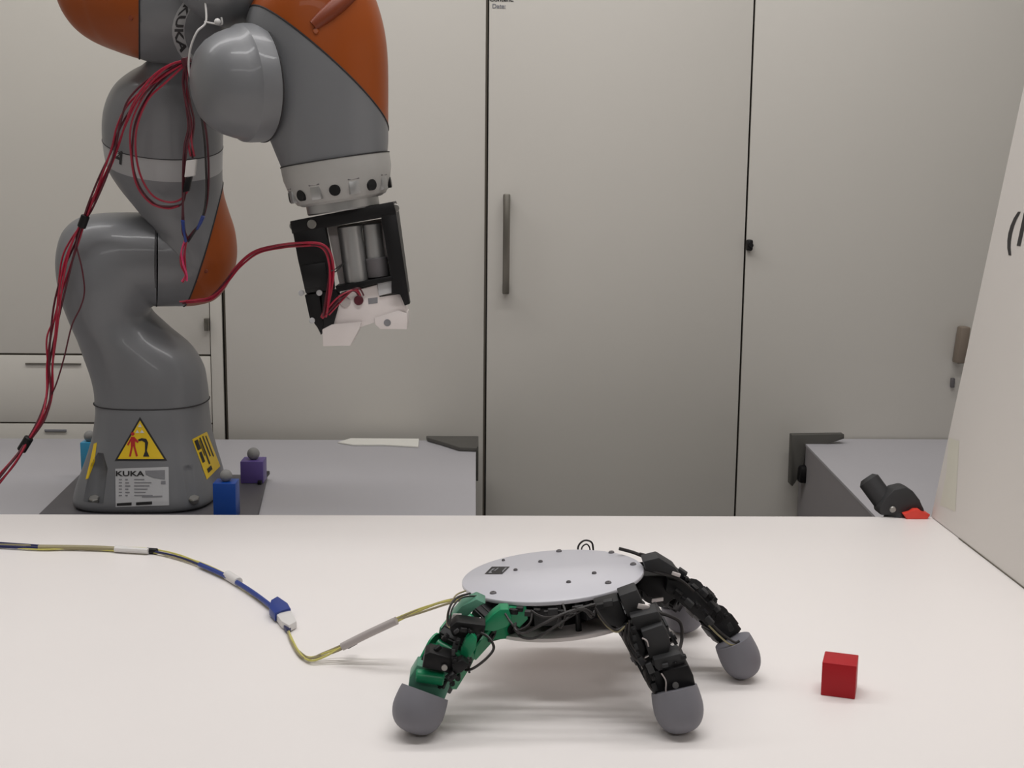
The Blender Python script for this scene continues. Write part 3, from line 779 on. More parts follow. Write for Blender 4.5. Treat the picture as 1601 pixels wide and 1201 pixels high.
wires(main, 5, 4.5, ['redwire', 'dredwire', 'redwire', 'redwire', 'dredwire'], 0.0014, seed=3, taper=[0.9, 1.2, 1.9, 1.9, 1.4, 1.1, 1.4, 1.1, 0.6, 1.1, 1.5, 1.4, 1.2, 1.0, 1.1, 1.2, 0.5, 1.2, 1.8])
wires([(126, 352, 1.75), (119, 378, 1.75), (128, 420, 1.745), (132, 455, 1.745), (126, 480, 1.745), (112, 510, 1.745), (100, 560, 1.75), (88, 600, 1.74), (78, 622, 1.74)], 1, 0, ['dredwire'], 0.0011)
wires([(126, 352, 1.75), (100, 395, 1.76), (92, 440, 1.76), (88, 490, 1.75), (73, 530, 1.75), (76, 590, 1.75), (70, 640, 1.73)], 1, 0, ['redwire'], 0.0013)
# loop across the upper link
wires([(291, 97, 1.63), (262, 118, 1.64), (235, 145, 1.65), (214, 185, 1.66), (207, 225, 1.68), (209, 265, 1.71), (222, 298, 1.73), (245, 320, 1.745), (275, 322, 1.74), (288, 312, 1.72), (292, 270, 1.69)], 1, 0, ['dredwire'], 0.0014)
wires([(291, 100, 1.63), (258, 130, 1.64), (232, 155, 1.65), (215, 195, 1.66), (212, 235, 1.68), (220, 275, 1.71), (238, 305, 1.73), (262, 316, 1.74), (282, 312, 1.73), (296, 295, 1.70)], 1, 0, ['redwire'], 0.0014)
wires([(290, 98, 1.63), (252, 122, 1.64), (225, 150, 1.65), (205, 195, 1.66), (205, 245, 1.69), (214, 290, 1.72), (236, 318, 1.74), (262, 326, 1.745), (280, 322, 1.735)], 1, 0, ['redwire'], 0.0013)
# hanging wires
wires([(292, 97, 1.625), (286, 130, 1.63), (292, 165, 1.64), (296, 200, 1.65), (290, 230, 1.66), (287, 280, 1.69), (286, 330, 1.72), (287, 360, 1.735), (291, 372, 1.74)], 2, 2.0, ['dredwire', 'dredwire'], 0.0015, seed=5)
wires([(292, 97, 1.625), (290, 125, 1.63), (294, 160, 1.64), (300, 190, 1.65), (298, 220, 1.66), (301, 245, 1.67)], 3, 3.5, ['redwire', 'redwire', 'dredwire'], 0.0014, seed=8)
wires([(296, 97, 1.62), (305, 125, 1.63), (313, 165, 1.64), (321, 210, 1.66), (324, 260, 1.69), (323, 310, 1.71), (315, 345, 1.725), (303, 362, 1.735), (292, 378, 1.74)], 2, 2.2, ['blackwire', 'dredwire'], 0.0015, seed=6)
wires([(286, 345, 1.715), (288, 362, 1.728), (291, 378, 1.735)], 2, 1.5, ['bluewire'], 0.0016, seed=2)
wires([(318, 338, 1.712), (313, 350, 1.72), (309, 358, 1.725)], 2, 1.5, ['bluewire'], 0.0016, seed=2)
wires([(291, 374, 1.74), (286, 395, 1.75), (287, 415, 1.75), (291, 430, 1.75), (288, 440, 1.75)], 4, 3.2, ['pinkwire', 'redwire'], 0.0013, seed=4, taper=[.4, 1, 1.2, .5, 1.3])
bm = bmesh.new(); a, b = at(300, 250, 1.665), at(297, 276, 1.675); box(bm, (a+b)/2, (b-a)/2, Vector((0.0065, 0, 0.001)), Vector((0, 0.004, 0)), 0.001); finish('white_connector', bm, 'whitewire', cb)
bm = bmesh.new(); a, b = at(296, 277, 1.675), at(291, 300, 1.70); box(bm, (a+b)/2, (b-a)/2, Vector((0.0045, 0, 0.001)), Vector((0, 0.003, 0)), 0.001); finish('black_plug', bm, 'black', cb)
# ties
for (p, q, Y, rr) in (((134, 337), (127, 356), 1.743, 0.0058), ((46, 684), (33, 705), 1.703, 0.0062), ((290, 90), (294, 104), 1.628, 0.0062)):
    bm = bmesh.new(); cyl(bm, at(*p, Y), at(*q, Y), rr, 14, 0.001); finish('cable_tie', bm, 'black' if Y != 1.628 else 'dredwire', cb)
# branch to the gripper
wires([(286, 472, 1.76), (310, 470, 1.765), (330, 466, 1.765), (352, 445, 1.75), (372, 418, 1.72), (400, 395, 1.68), (440, 385, 1.63), (475, 382, 1.565), (500, 383, 1.56), (513, 395, 1.565), (518, 420, 1.57), (516, 450, 1.57), (510, 485, 1.57), (506, 496, 1.575)], 4, 3.6, ['redwire', 'dredwire', 'redwire', 'redwire'], 0.0014, seed=9, taper=[1.5, 1, .9, 1, 1, 1.2, 1.4, 1.4, 1.2, 1, 1, 1, 1.2, 1.0])
wires([(512, 492, 1.57), (528, 475, 1.57), (548, 456, 1.575), (560, 452, 1.575), (566, 462, 1.59)], 2, 2.5, ['redwire', 'dredwire'], 0.0011, seed=9)
wires([(514, 482, 1.57), (530, 465, 1.57), (552, 454, 1.575), (562, 462, 1.585)], 2, 1.5, ['dredwire', 'redwire'], 0.0011, seed=10)
wires([(520, 425, 1.57), (527, 421, 1.575), (537, 412, 1.60)], 2, 3, ['blackwire'], 0.0008, seed=10)
# thin white cord
bm = bmesh.new(); tube(bm, curve([at(*p) for p in ((321, -40, 1.62), (321, 0, 1.61), (322, 34, 1.60), (308, 50, 1.595), (298, 75, 1.60), (295, 105, 1.61), (300, 130, 1.62))], 8), 0.0013, 8); finish('cord', bm, 'whitewire', cb)
bm = bmesh.new(); tube(bm, curve([at(*p) for p in ((320, 34, 1.60), (335, 37, 1.595), (347, 38, 1.59), (346, 27, 1.588))], 6), 0.0011, 8); sphere(bm, at(340, 34, 1.588), 0.004, 12); finish('knot', bm, 'whitewire', cb)

# ------------------------------------------------------------------ marker blocks
def marker(cx, y0, y1, hw, m, label, ballr, bz):
    """block with front bottom edge at row y1, resting at height bz."""
    p = atz(cx, y1, bz); d = p.y; s = d/FPX; w = hw*s; h = (y1-y0)*s*0.99
    r = thing('marker_block', label, 'block', (p.x, p.y+w, bz), 'capture marker blocks around the robot base')
    bm = bmesh.new(); box(bm, (p.x, p.y+w, bz+h/2), (w, 0, 0), (0, w, 0), (0, 0, h/2), 0.0008); finish('block', bm, m, r)
    bm = bmesh.new(); sphere(bm, (p.x, p.y+w, bz+h+ballr*0.9*s), ballr*s); finish('reflective_ball', bm, 'ball', r)
marker(139, 690, 742, 12, 'cyan', 'light blue block with a grey ball, left behind the robot base', 9, pz+0.0005)
marker(351.5, 753, 812, 18, 'blue', 'bright blue block with a grey ball, right front of the robot base', 10, pz+0.0005)
marker(394, 720, 756, 18, 'purple', 'purple block with a grey ball, right rear corner of the robot plate', 10, pz+0.0005)

# ================================================================== ROBOT HAND
zd = 0.090
hand = thing('robot_hand', 'crawling robot hand with round white palm plate, one green and black finger, grey feet', 'robot', (atz(870, 1050, 0).x, 1.05, 0))
# palm frame
Cd = at(864, 897.5, 1.06); tilt = math.radians(5.2)
hx_ = Vector((math.cos(tilt), 0, math.sin(tilt))); hy_ = Vector((0, math.cos(0.030), -math.sin(0.030))); hz_ = hx_.cross(hy_).normalized()
Rd = (at(1005, 888, 1.06)-at(722, 914, 1.06)).length/2
print('disk centre', Cd, 'R', Rd)
def D(a, b, c=0): return Cd+hx_*a+hy_*b+hz_*c
def disc_px(px, py, lift=0.0):    # point on the top face of the palm plate under a pixel
    d = ray(px, py); t = hz_.dot(D(0, 0, lift)-CAM)/hz_.dot(d); return CAM+d*t
bm = bmesh.new(); lathe(bm, D(0, 0, -0.0035), hz_, [(0, Rd-0.0005), (0.0005, Rd), (0.0030, Rd), (0.0035, Rd-0.0005)], 96)
plate = finish('palm_plate', bm, 'white', hand, ang=50)
for (x, y, rr) in ((874, 862.5, 5.0), (956, 864.5, 5.0), (990, 883, 5.2), (951, 912, 5.2), (771, 928, 5.4), (845, 879, 4), (929, 897, 4), (889, 911, 4), (806, 892, 3.6), (787, 877, 2.8)):
    q = disc_px(x, y); bm = bmesh.new(); s = 1.05/FPX
    lathe(bm, q-hz_*0.001, hz_, [(0, rr*s), (0.0018, rr*s), (0.0026, rr*s*0.75), (0.0026, rr*s*0.35), (0.0012, rr*s*0.3), (0.0012, 0)], 16); finish('screw', bm, 'dsteel', plate)
# printed emblem
def dec(poly, m, lift, name='printed_emblem'):
    bm = bmesh.new(); bm.faces.new([bm.verts.new(disc_px(x, y, lift)) for x, y in poly]); return finish(name, bm, m, plate, smooth=False)
dec([(757.5, 897.5), (769, 886), (797, 886), (785, 897.5)], 'sign_black', 0.0003)
dec([(763, 896), (770, 889), (774, 889), (768, 893), (769, 896)], 'stickgrey', 0.0006)
dec([(785, 893), (790, 887.5), (793, 887.5), (789, 891), (786, 895)], 'stickgrey', 0.0006)
dec([(771, 893), (778, 888), (780, 888), (775, 892)], 'stickgrey', 0.0006)
# lower plate
lowc = D(0.004, 0.0, -0.036)
bm = bmesh.new(); lathe(bm, lowc, hz_, [(0, Rd*0.93), (0.003, Rd*0.93)], 96); finish('lower_plate', bm, 'whitep', hand)  # brighter white than the palm acrylic, imitating light bounced off the table
# standoffs and knuckle servos between the plates
def frame_box(c, xd, zd_, hw, hd, hh): 
    pass
for ang_d, rad in ((200, .055), (232, .058), (262, .060), (300, .058), (338, .056), (15, .055), (60, .058), (110, .058), (150, .056)):
    a = math.radians(ang_d); rd_ = Vector((math.cos(a), math.sin(a), 0)); rv = hx_*rd_.x+hy_*rd_.y; tv = hx_*(-rd_.y)+hy_*rd_.x
    bm = bmesh.new(); box(bm, D(0, 0, -0.0145)+rv*(rad-0.004), rv*0.011, tv*0.0115, hz_*0.0098, 0.001)
    box(bm, D(0, 0, -0.014)+rv*(rad+0.007), rv*0.002, tv*0.008, hz_*0.0055, 0.0006)
    finish('palm_servo', bm, 'black2' if ang_d not in (232,) else 'black', hand)
for ang_d in (185, 215, 285, 350, 40, 90, 130):
    a = math.radians(ang_d); bm = bmesh.new(); cyl(bm, D(math.cos(a)*.06, math.sin(a)*.06, -0.033), D(math.cos(a)*.06, math.sin(a)*.06, -0.0036), 0.0025, 10); finish('standoff', bm, 'black', hand)
bm = bmesh.new(); cyl(bm, D(0, 0, -0.033), D(0, 0, -0.0036), 0.042, 32); finish('controller_core', bm, 'black', hand)

def modules(fin, P, lat, specs, mb, ms):
    """chain of servo modules along the joints P; every part a mesh under the finger."""
    for i, (p, q) in enumerate(zip(P, P[1:])):
        p, q = Vector(p), Vector(q); a = (q-p); L = a.length; a.normalize()
        l = (lat-a*lat.dot(a)).normalized(); n = a.cross(l).normalized()
        if n.z < 0: n = -n
        w, h = specs[i][0], specs[i][1]
        # servo case: main case and stepped gear end
        bm = bmesh.new()
        box(bm, p+a*L*0.50, a*L*0.34, l*w*0.80, n*h, 0.0010)
        box(bm, p+a*L*0.44, a*L*0.20, l*w*0.84, n*h*1.08, 0.0008)
        box(bm, p+a*L*0.80, a*L*0.08, l*w*0.66, n*h*0.86, 0.0006)
        for k in (-1, 1): box(bm, p+a*L*0.25+n*h*0.9*k, a*0.0012, l*w*0.7, n*0.0012, 0.0003)
        finish('servo_case', bm, ms[i], fin)
        # U bracket: two cheek plates with rounded lugs and a web
        bm = bmesh.new()
        for s in (-1, 1):
            c = p+l*w*s; pts = []
            for k in range(9): 
                t = -PI/2-PI*k/8; pts.append(p+a*L*0.02+l*(w*s)+(a*math.cos(t)+n*math.sin(t))*h*0.95)
            pts += [p+l*w*s+a*L*0.66+n*h*0.72, p+l*w*s+a*L*0.72, p+l*w*s+a*L*0.66-n*h*0.72]
            prism(bm, pts, l*(-s*0.0016))
        box(bm, p+a*L*0.02-n*h*0.2, a*0.0016, l*w*0.98, n*h*0.6, 0.0004)
        finish('bracket', bm, mb[i], fin)
        # horns and pivot screws
        for s in (-1, 1):
            bm = bmesh.new(); c = p+l*w*s
            cyl(bm, c, c+l*s*0.0014, h*0.52, 18, 0.0003); cyl(bm, c+l*s*0.0014, c+l*s*0.0026, h*0.2, 10, 0.0003)
            finish('servo_horn', bm, 'black' if s > 0 else 'dsteel', fin)
        # knuckle barrel at the far end
        bm = bmesh.new(); c = p+a*L*0.93; cyl(bm, c-l*w*0.78, c+l*w*0.78, h*0.42, 18, 0.0006)
        finish('knuckle_barrel', bm, mb[i], fin)
def foot_(fin, p, q, r, top=0.0):
    """rounded silicone foot from p (open top) to q (end of the dome)."""
    p, q = Vector(p), Vector(q); L = (q-p).length
    pr = [(0, r*0.70), (0.0, r*0.93), (L*0.12, r*0.965), (L*0.28, r*0.99), (L*0.40, r)]
    R2 = L*0.60
    for k in range(1, 11):
        t = k/10*PI/2; pr.append((L-R2+R2*math.sin(t), r*(math.cos(t)**0.74) if k < 10 else 0))
    bm = bmesh.new(); lathe(bm, p, q-p, pr, 40); mz = min(v.co.z for v in bm.verts); dd_ = (CAM-q).normalized(); bmesh.ops.translate(bm, vec=dd_*((0.0003-mz)/dd_.z), verts=bm.verts); finish('foot_tip', bm, 'foot', fin, ang=60)
def loopwire(fin, pts, m='blackwire', r=0.0009, name='wire'):
    bm = bmesh.new(); tube(bm, curve([at(*p) for p in pts], 8), r, 7); return finish(name, bm, m, fin)
def finger(label, P, lat, specs, mb, ms, fp, fq, fr, seg0='black'):
    bm = bmesh.new(); p, q = Vector(P[0]), Vector(P[-1])
    # slim spine that carries the modules
    tube(bm, curve(P+[fp], 5), 0.0045, 8)
    f = finish('finger', bm, seg0, hand); f['label'] = label
    modules(f, P, lat, specs, mb, ms); foot_(f, fp, fq, fr)
    return f
# front left finger, green
fy = atz(650, 1146, 0).y
print('feet Y', fy, atz(1066, 1147, 0).y, atz(1160, 1058, 0).y, atz(1078, 982, 0).y)
P = [at(778, 953, 1.005), at(730, 968, 0.985), at(698, 1018, fy+0.035), at(668, 1072, fy+0.020)]
lat = (RR*0.80+Vector((0, -0.40, 0.0))-UU*0.32)
P = [at(786, 967, 1.015), at(740, 978, 0.995), at(703, 1022, fy+0.038), at(671, 1078, fy+0.026)]
f1 = finger('finger of green and black modules with a grey foot', P, lat, [(0.0135, 0.011), (0.0175, 0.0115), (0.017, 0.011)], ['green', 'green', 'green'], ['black2', 'black2', 'black2'],
            at(664, 1083, fy+0.024), at(641, 1146, fy+0.012), 0.0203, 'green')
bm = bmesh.new(); a, b = at(650, 1056, fy+0.012), at(694, 1062, fy+0.012); cyl(bm, a, b, 0.0052, 20, 0.001); finish('green_roller', bm, 'green', f1)
bm = bmesh.new(); prism(bm, [at(x, y, fy+0.016) for x, y in ((640, 1060), (652, 1040), (700, 1052), (706, 1066), (694, 1097), (650, 1083), (638, 1076))], (0, 0.02, 0), 0.001); finish('green_bracket', bm, 'palegreen', f1)
bm = bmesh.new(); prism(bm, [at(x, y, 0.975) for x, y in ((706, 966), (722, 948), (745, 937), (760, 944), (742, 950), (728, 966), (712, 982))], (0, 0.02, 0), 0.001); finish('green_bracket', bm, 'palegreen', f1)
bm = bmesh.new(); prism(bm, [at(x, y, 0.968) for x, y in ((757, 976), (770, 962), (782, 953), (795, 953), (800, 966), (794, 980), (772, 988), (758, 986))], (0, 0.016, 0), 0.001); finish('green_bracket', bm, 'green', f1)
bm = bmesh.new(); prism(bm, [at(x, y, 0.945) for x, y in ((720, 1022), (728, 1000), (737, 990), (746, 1000), (744, 1014), (732, 1034), (722, 1034))], (0, 0.012, 0), 0.001); finish('green_bracket', bm, 'green', f1)
bm = bmesh.new(); prism(bm, [at(x, y, 0.952) for x, y in ((702, 982), (714, 972), (760, 978), (756, 992), (730, 998), (708, 996))], (0, 0.018, 0), 0.0015); finish('servo_case', bm, 'black', f1)
bm = bmesh.new(); prism(bm, [at(x, y, 0.935) for x, y in ((664, 1024), (672, 1020), (708, 1030), (714, 1040), (700, 1052), (660, 1044))], (0, 0.02, 0), 0.0008); finish('servo_case', bm, 'black', f1)
for (x, y, Y) in ((714, 964, 0.972), (744, 970, 0.968)):
    bm = bmesh.new(); q = at(x, y, Y); box(bm, q, (0.0035, 0, 0), (0, 0.001, 0), (0.0005, 0, 0.0022), 0.0004); finish('white_plug', bm, 'whitep', f1)
bm = bmesh.new(); q = at(695, 1043, 0.934); cyl(bm, q, q+Vector((0, -0.002, 0)), 0.0024, 12); finish('screw', bm, 'steel', f1)
for (x, y) in ((716, 1060), (707, 1068)):
    bm = bmesh.new(); q = at(x, y, 0.95); cyl(bm, q+Vector((0, .006, 0)), q+Vector((0, -0.002, 0)), 0.0022, 10); finish('screw', bm, 'black', f1)
loopwire(f1, [(752, 990, .95), (764, 997, .945), (772, 1013, .94), (760, 1030, .935), (740, 1045, .935), (728, 1048, .94)], r=0.0011)
loopwire(f1, [(732, 1028, .945), (733, 1040, .94), (734, 1052, .94)], r=0.0009)
loopwire(f1, [(735, 928, .985), (716, 934, .975), (704, 948, .965), (700, 970, .96), (705, 985, .955)], r=0.0009)
loopwire(f1, [(745, 932, .985), (722, 935, .975), (707, 952, .965), (704, 975, .958), (712, 990, .955)], r=0.0007)
loopwire(f1, [(728, 924, .99), (712, 932, .975), (701, 955, .965), (699, 975, .96), (704, 982, .955)], 'olivewire', r=0.0007)
# front right finger, black
fy2 = atz(1066, 1147, 0).y
P = [at(970, 952, 1.010), at(1000, 972, 0.990), at(1022, 1014, fy2+0.036), at(1050, 1068, fy2+0.022)]
lat = (RR*0.92+Vector((0, -0.15, 0))+UU*0.10)
f2 = finger('black finger in front with a loop of black wire and a grey foot', P, lat, [(0.0135, 0.011), (0.0175, 0.0115), (0.0175, 0.011)], ['black', 'black', 'black'], ['black2', 'black2', 'black2'],
            at(1054, 1078, fy2+0.022), at(1070, 1146, fy2+0.012), 0.0193)
bm = bmesh.new(); prism(bm, [at(x, y, 0.962) for x, y in ((968, 932), (996, 922), (1010, 952), (982, 966))], (0, 0.02, 0), 0.001); finish('servo_case', bm, 'dark', f2)
bm = bmesh.new(); prism(bm, [at(x, y, 0.950) for x, y in ((986, 966), (1028, 956), (1036, 966), (1034, 974), (996, 986), (990, 978))], (0, 0.02, 0), 0.0008); finish('servo_case', bm, 'dark', f2)
bm = bmesh.new(); prism(bm, [at(x, y, 0.942) for x, y in ((1003, 988), (1036, 977), (1044, 988), (1049, 1008), (1046, 1020), (1016, 1030))], (0, 0.02, 0), 0.0008); finish('servo_case', bm, 'dark', f2)
bm = bmesh.new(); prism(bm, [at(x, y, 0.934) for x, y in ((1022, 1032), (1064, 1022), (1073, 1030), (1070, 1038), (1030, 1050), (1024, 1044))], (0, 0.02, 0), 0.0008); finish('servo_case', bm, 'dark', f2)
bm = bmesh.new(); prism(bm, [at(x, y, 0.930) for x, y in ((1036, 1050), (1076, 1040), (1084, 1056), (1089, 1080), (1044, 1090), (1040, 1070))], (0, 0.02, 0), 0.0008); finish('servo_case', bm, 'black', f2)
bm = bmesh.new(); prism(bm, [at(x, y, 0.934) for x, y in ((1012, 1054), (1030, 1048), (1042, 1066), (1044, 1092), (1034, 1096), (1020, 1078), (1008, 1064))], (0, 0.02, 0), 0.0015); finish('bracket', bm, 'black2', f2)
bm = bmesh.new(); prism(bm, [at(x, y, 0.945) for x, y in ((980, 985), (998, 990), (1010, 1012), (1008, 1036), (992, 1030), (982, 1010))], (0, 0.02, 0), 0.002); finish('bracket', bm, 'black2', f2)
bm = bmesh.new(); q = at(1056, 1071, 0.930); cyl(bm, q, q+Vector((0, -0.0015, 0)), 0.0025, 12); finish('screw', bm, 'steel', f2)
bm = bmesh.new(); q = at(1006, 949, 0.962); box(bm, q, (0.0045, 0, -0.001), (0, 0.001, 0), (0.0005, 0, 0.002), 0.0004); finish('white_plug', bm, 'whitep', f2)
loopwire(f2, [(1028, 958, .955), (1048, 964, .955), (1064, 975, .955), (1066, 1000, .95), (1060, 1022, .94)], r=0.0014)
loopwire(f2, [(980, 975, .95), (978, 1000, .945), (990, 1026, .94), (1006, 1040, .94)], r=0.0011)
loopwire(f2, [(984, 970, .95), (984, 1000, .942), (996, 1020, .94), (1010, 1034, .94)], r=0.0009)
loopwire(f2, [(1004, 998, .94), (1011, 1002, .938), (1014, 1011, .938)], 'clearw', r=0.0006)
loopwire(f2, [(1034, 1053, .929), (1041, 1065, .928), (1041, 1080, .927), (1043, 1088, .927)], 'clearw', r=0.0006)
loopwire(f2, [(1008, 1048, .935), (1014, 1070, .93), (1028, 1088, .93), (1034, 1094, .93)], r=0.0011)
# back right finger, black
fy3 = atz(1162, 1058, 0).y
P = [at(1000, 900, 1.09), at(1040, 904, 1.085), at(1080, 928, 1.075), at(1112, 960, 1.065), at(1142, 1000, fy3+0.02)]
lat = (Vector((0.25, -1.0, 0.05)))
f3 = finger('black finger reaching to the rear right with a grey foot', P, lat, [(0.013, 0.010), (0.0135, 0.0105), (0.015, 0.0120), (0.014, 0.0115)], ['black', 'black2', 'black', 'black2'], ['black', 'black2', 'black', 'black2'],
            at(1146, 1003, fy3+0.022), at(1171, 1058, fy3+0.018), 0.0172)
bm = bmesh.new(); prism(bm, [at(x, y, 1.045) for x, y in ((1006, 878), (1030, 872), (1056, 888), (1066, 902), (1040, 900), (1010, 892))], (0, 0.02, 0), 0.001); finish('servo_case', bm, 'dark', f3)
bm = bmesh.new(); prism(bm, [at(x, y, 1.05) for x, y in ((1044, 906), (1072, 910), (1112, 950), (1135, 985), (1120, 992), (1090, 965), (1060, 940), (1040, 925))], (0, 0.015, 0), 0.001); finish('bracket', bm, 'black2', f3)
loopwire(f3, [(968, 858, 1.10), (990, 864, 1.10), (1010, 872, 1.09), (1040, 884, 1.075), (1064, 896, 1.07)], r=0.0016)
loopwire(f3, [(1000, 866, 1.09), (1030, 874, 1.08), (1055, 888, 1.07), (1068, 900, 1.065)], r=0.0013)
loopwire(f3, [(1008, 890, 1.05), (1030, 896, 1.045), (1060, 905, 1.045), (1085, 925, 1.045)], r=0.0012)
loopwire(f3, [(1112, 975, 1.04), (1128, 990, 1.035), (1148, 1004, 1.03), (1156, 1002, 1.03)], r=0.0011)
loopwire(f3, [(1108, 978, 1.04), (1124, 994, 1.035), (1142, 1008, 1.03), (1158, 1006, 1.03)], 'olivewire', r=0.0008)
bm = bmesh.new(); q = at(1057, 898, 1.044); box(bm, q, (0.0035, 0, -0.0012), (0, 0.001, 0), (0.0005, 0, 0.0014), 0.0003); finish('white_plug', bm, 'whitep', f3)
# rear finger
fy4 = atz(1078, 983, 0).y
P = [at(960, 905, 1.10), at(1005, 915, 1.115), at(1046, 925, 1.13), at(1062, 940, fy4+0.005)]
lat = (Vector((0.35, -1.0, 0.0)))
f4 = finger('black finger at the back, mostly hidden, with a grey foot', P, lat, [(0.014, 0.012), (0.015, 0.0125), (0.014, 0.011)], ['black', 'black', 'black'], ['black2', 'black', 'black'],
            at(1062, 940, fy4+0.012), at(1078, 985, fy4+0.012), 0.0195)
bm = bmesh.new(); prism(bm, [at(x, y, 1.06) for x, y in ((1000, 900), (1060, 900), (1062, 930), (1040, 948), (1015, 932), (996, 920))], (0, 0.03, 0), 0.002); finish('servo_case', bm, 'black', f4)
bm = bmesh.new(); q = at(1028, 938, 1.055); box(bm, q, (0.005, 0, 0.0008), (0, 0.001, 0), (0.0, 0, 0.0016), 0.0004); finish('white_plug', bm, 'whitep', f4)
def clutter(fin, pts, seed, n, m=('black', 'black2', 'dark'), sz=0.0032):
    rnd = random.Random(seed); C_ = curve([at(*p) for p in pts], 10)
    for i in range(n):
        c = C_[int((i+0.5)/n*(len(C_)-1))]; a = C_[min(len(C_)-1, int((i+0.5)/n*(len(C_)-1))+1)]-c
        a = a.normalized() if a.length > 0 else Vector((1, 0, 0)); b, d = perp(a)
        c = c+b*rnd.uniform(-.004, .004)+d*rnd.uniform(-.002, .002); k = sz*rnd.uniform(0.7, 1.3)
        bm = bmesh.new(); box(bm, c, a*k, b*k*rnd.uniform(.5, 1), d*k*0.6, 0.0004)
        if i % 3 == 0: cyl(bm, c, c+Vector((0, -0.0035, 0.001)), k*0.45, 10, 0.0003)
        finish('connector', bm, m[i % len(m)], fin)
clutter(f3, [(1040, 884, 1.06), (1068, 900, 1.06), (1100, 928, 1.05), (1122, 950, 1.045), (1142, 985, 1.04)], 3, 11)
clutter(f3, [(1060, 925, 1.045), (1085, 945, 1.04), (1112, 975, 1.035)], 5, 6)
clutter(f2, [(988, 985, 0.94), (996, 1015, 0.935), (1012, 1045, 0.93), (1026, 1080, 0.928)], 7, 8)
clutter(f2, [(1010, 1040, 0.935), (1040, 1040, 0.932), (1075, 1030, 0.932)], 8, 5, sz=0.0024)
clutter(f1, [(716, 1000, 0.94), (710, 1020, 0.936), (712, 1045, 0.935), (700, 1060, 0.932)], 9, 7)
clutter(f1, [(738, 990, 0.948), (720, 985, 0.945), (690, 1010, 0.945), (668, 1028, 0.94)], 10, 6, sz=0.0024)
clutter(hand, [(800, 955, .972), (850, 958, .968), (900, 955, .968), (960, 945, .965)], 12, 12)
# bracket blades of the front fingers
bm = bmesh.new(); prism(bm, [at(x, y, 0.930) for x, y in ((706, 1040), (722, 1032), (734, 1040), (722, 1052), (710, 1056))], (0, 0.012, 0), 0.0008); finish('bracket', bm, 'black', f1)
# wires drooping between the plates
def hw(pts, r=0.0010, m='blackwire'): return loopwire(hand, pts, m, r)
hw([(930, 945, .965), (885, 958, .955), (850, 975, .95), (820, 990, .95), (806, 985, .95), (806, 975, .96)], 0.0012)
hw([(925, 945, .965), (890, 965, .955), (860, 985, .95), (835, 998, .95), (815, 996, .95), (806, 985, .955)], 0.0011)
hw([(880, 945, .965), (884, 960, .955), (878, 980, .953), (872, 975, .957), (878, 960, .96)], 0.0010)
hw([(830, 955, .962), (850, 965, .958), (880, 962, .955), (910, 952, .955), (930, 962, .955)], 0.0010)
hw([(790, 960, .965), (800, 975, .955), (812, 985, .953), (828, 975, .955), (832, 960, .96)], 0.0010, 'blackwire')
hw([(895, 950, .96), (915, 955, .955), (925, 965, .955), (930, 955, .96)], 0.0012)
hw([(930, 950, .96), (945, 972, .955), (962, 985, .955), (975, 980, .957)], 0.0011)
hw([(935, 960, .96), (950, 980, .955), (966, 988, .955), (982, 975, .955)], 0.0008, 'olivewire')
bm = bmesh.new(); prism(bm, [at(x, y, 0.988) for x, y in ((795, 950), (822, 948), (826, 968), (812, 982), (797, 972))], (0, 0.02, 0), 0.001); finish('green_bracket', bm, 'green', hand)
bm = bmesh.new(); prism(bm, [at(x, y, 0.965) for x, y in ((930, 948), (968, 938), (980, 968), (972, 982), (950, 978), (936, 968))], (0, 0.02, 0), 0.0015); finish('palm_servo', bm, 'black2', hand)
# small wire loop standing behind the plate
bm = bmesh.new(); tube(bm, curve([at(*p) for p in ((904, 868, 1.15), (904, 855, 1.15), (910, 847, 1.15), (918, 845, 1.15), (926, 850, 1.15), (928, 868, 1.15))], 8), 0.0009, 7)
tube(bm, curve([at(*p) for p in ((909, 868, 1.15), (910, 856, 1.15), (917, 851, 1.15), (922, 857, 1.15), (922, 868, 1.15))], 8), 0.0007, 7); finish('wire_loop', bm, 'blackwire', hand)

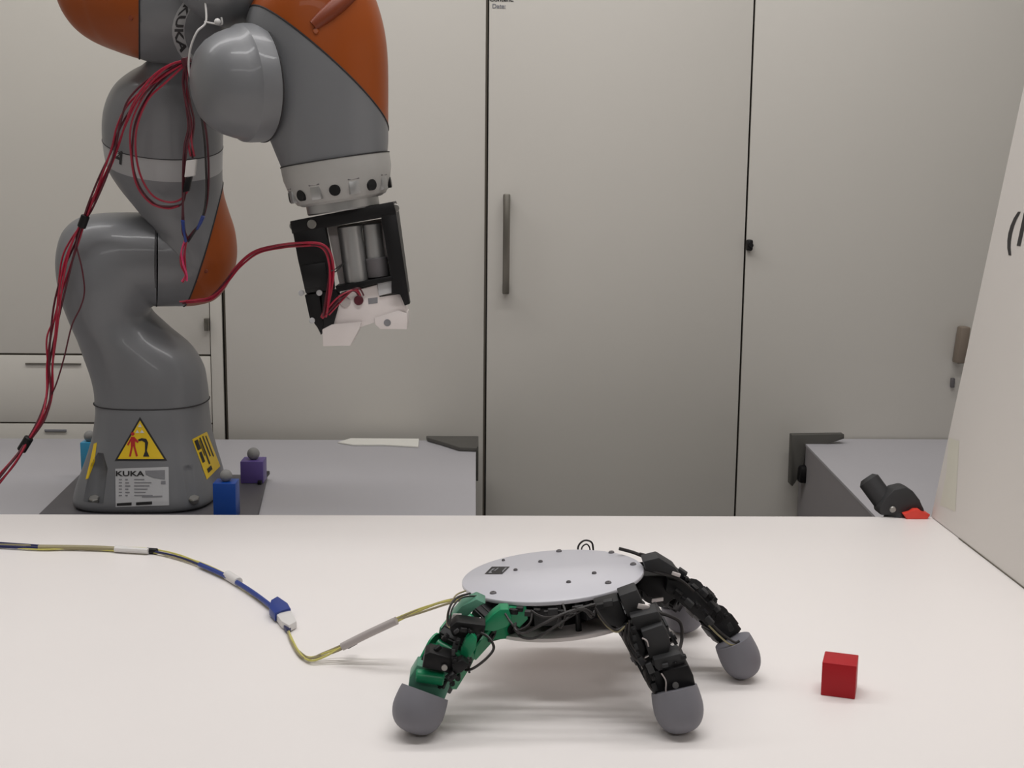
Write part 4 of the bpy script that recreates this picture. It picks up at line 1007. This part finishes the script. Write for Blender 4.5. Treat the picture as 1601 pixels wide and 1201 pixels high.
# ------------------------------------------------------------------ cable on the table
cab = thing('signal_cable', 'yellow and blue cable snaking over the white table to the robot hand', 'cable', atz(440, 965, 0))
def tz(px, py, z): return atz(px, py, z)
path = [(-60, 848, 0), (0, 852, 0), (60, 856, 0), (120, 857, 0), (180, 859, 0), (232, 862, 0), (275, 870, 0), (312, 882, 0), (350, 899, 0), (385, 920, 0), (415, 942, 0), (436, 960, 0), (447, 980, 0), (455, 1000, 0), (468, 1022, 0), (484, 1031, .001), (505, 1025, .004), (535, 1012, .011), (575, 992, .024), (620, 971, .038), (660, 955, .052), (700, 942, .066), (735, 936, .074)]
def strand(i0, i1, off, m, r, name, n=7, zoff=0.0):
    P = []
    for j in range(i0, i1+1):
        x, y, z = path[j]; a = off[1]+j*0.9
        P.append(atz(x, y+math.sin(a)*off[0]*1.0, z+r+0.0008+zoff)+Vector((0, 0, abs(math.cos(a))*off[0]*0.0003)))
    bm = bmesh.new(); tube(bm, curve(P, 7), r, n); return finish(name, bm, m, cab)
strand(0, 22, (3.6, 0.0), 'yellowwire', 0.0010, 'wire')
strand(0, 22, (3.4, 2.0), 'olivewire', 0.0010, 'wire')
strand(0, 22, (2.8, 4.0), 'yellowwire', 0.0009, 'wire')
strand(14, 22, (3.0, 5.2), 'olivewire', 0.0009, 'wire')
strand(0, 2, (2.6, 0.6), 'navywire', 0.0018, 'navy_sleeve'); strand(0, 2, (2.6, 3.6), 'navywire', 0.0014, 'navy_sleeve')
strand(2, 4, (0.6, 1), 'olivewire', 0.0026, 'beige_sleeve', 10)
strand(4, 5, (0.3, 1), 'whitewire', 0.0034, 'white_sleeve', 10)
strand(7, 11, (0.8, 1.2), 'bluewire', 0.0026, 'blue_sleeve', 10, 0.001)
strand(5, 8, (1.6, 1.2), 'navywire', 0.0013, 'wire', 7, 0.001)
strand(17, 19, (0.5, 1.0), 'clearw', 0.0036, 'clear_sleeve', 12)
def bandp(p0, p1, z, r, m, name):
    bm = bmesh.new(); cyl(bm, atz(*p0, z), atz(*p1, z), r, 14, 0.0006); return finish(name, bm, m, cab)
bandp((229, 861), (246, 862), 0.0035, 0.0034, 'black', 'black_tie')
bandp((355, 899), (373, 910), 0.0048, 0.0050, 'whitewire', 'white_sleeve')
bandp((180, 857), (198, 859), 0.0032, 0.0034, 'whitewire', 'white_sleeve')
def slab(poly, z, h, m, name):
    bm = bmesh.new(); prism(bm, [atz(x, y, z) for x, y in poly], (0, 0, h), 0.0008); return finish(name, bm, m, cab)
slab([(424, 950), (434, 944), (450, 955), (455, 964), (440, 967), (430, 972), (421, 962)], 0.002, 0.008, 'bluewire', 'blue_connector')
slab([(431, 970), (441, 963), (456, 966), (464, 982), (452, 989), (440, 982)], 0.001, 0.007, 'whitewire', 'white_connector')
slab([(443, 985), (452, 981), (457, 986), (449, 991)], 0.001, 0.0045, 'navywire', 'plug_pin')
bandp((556, 1003), (543, 1010), 0.0135, 0.0030, 'black', 'black_tie')
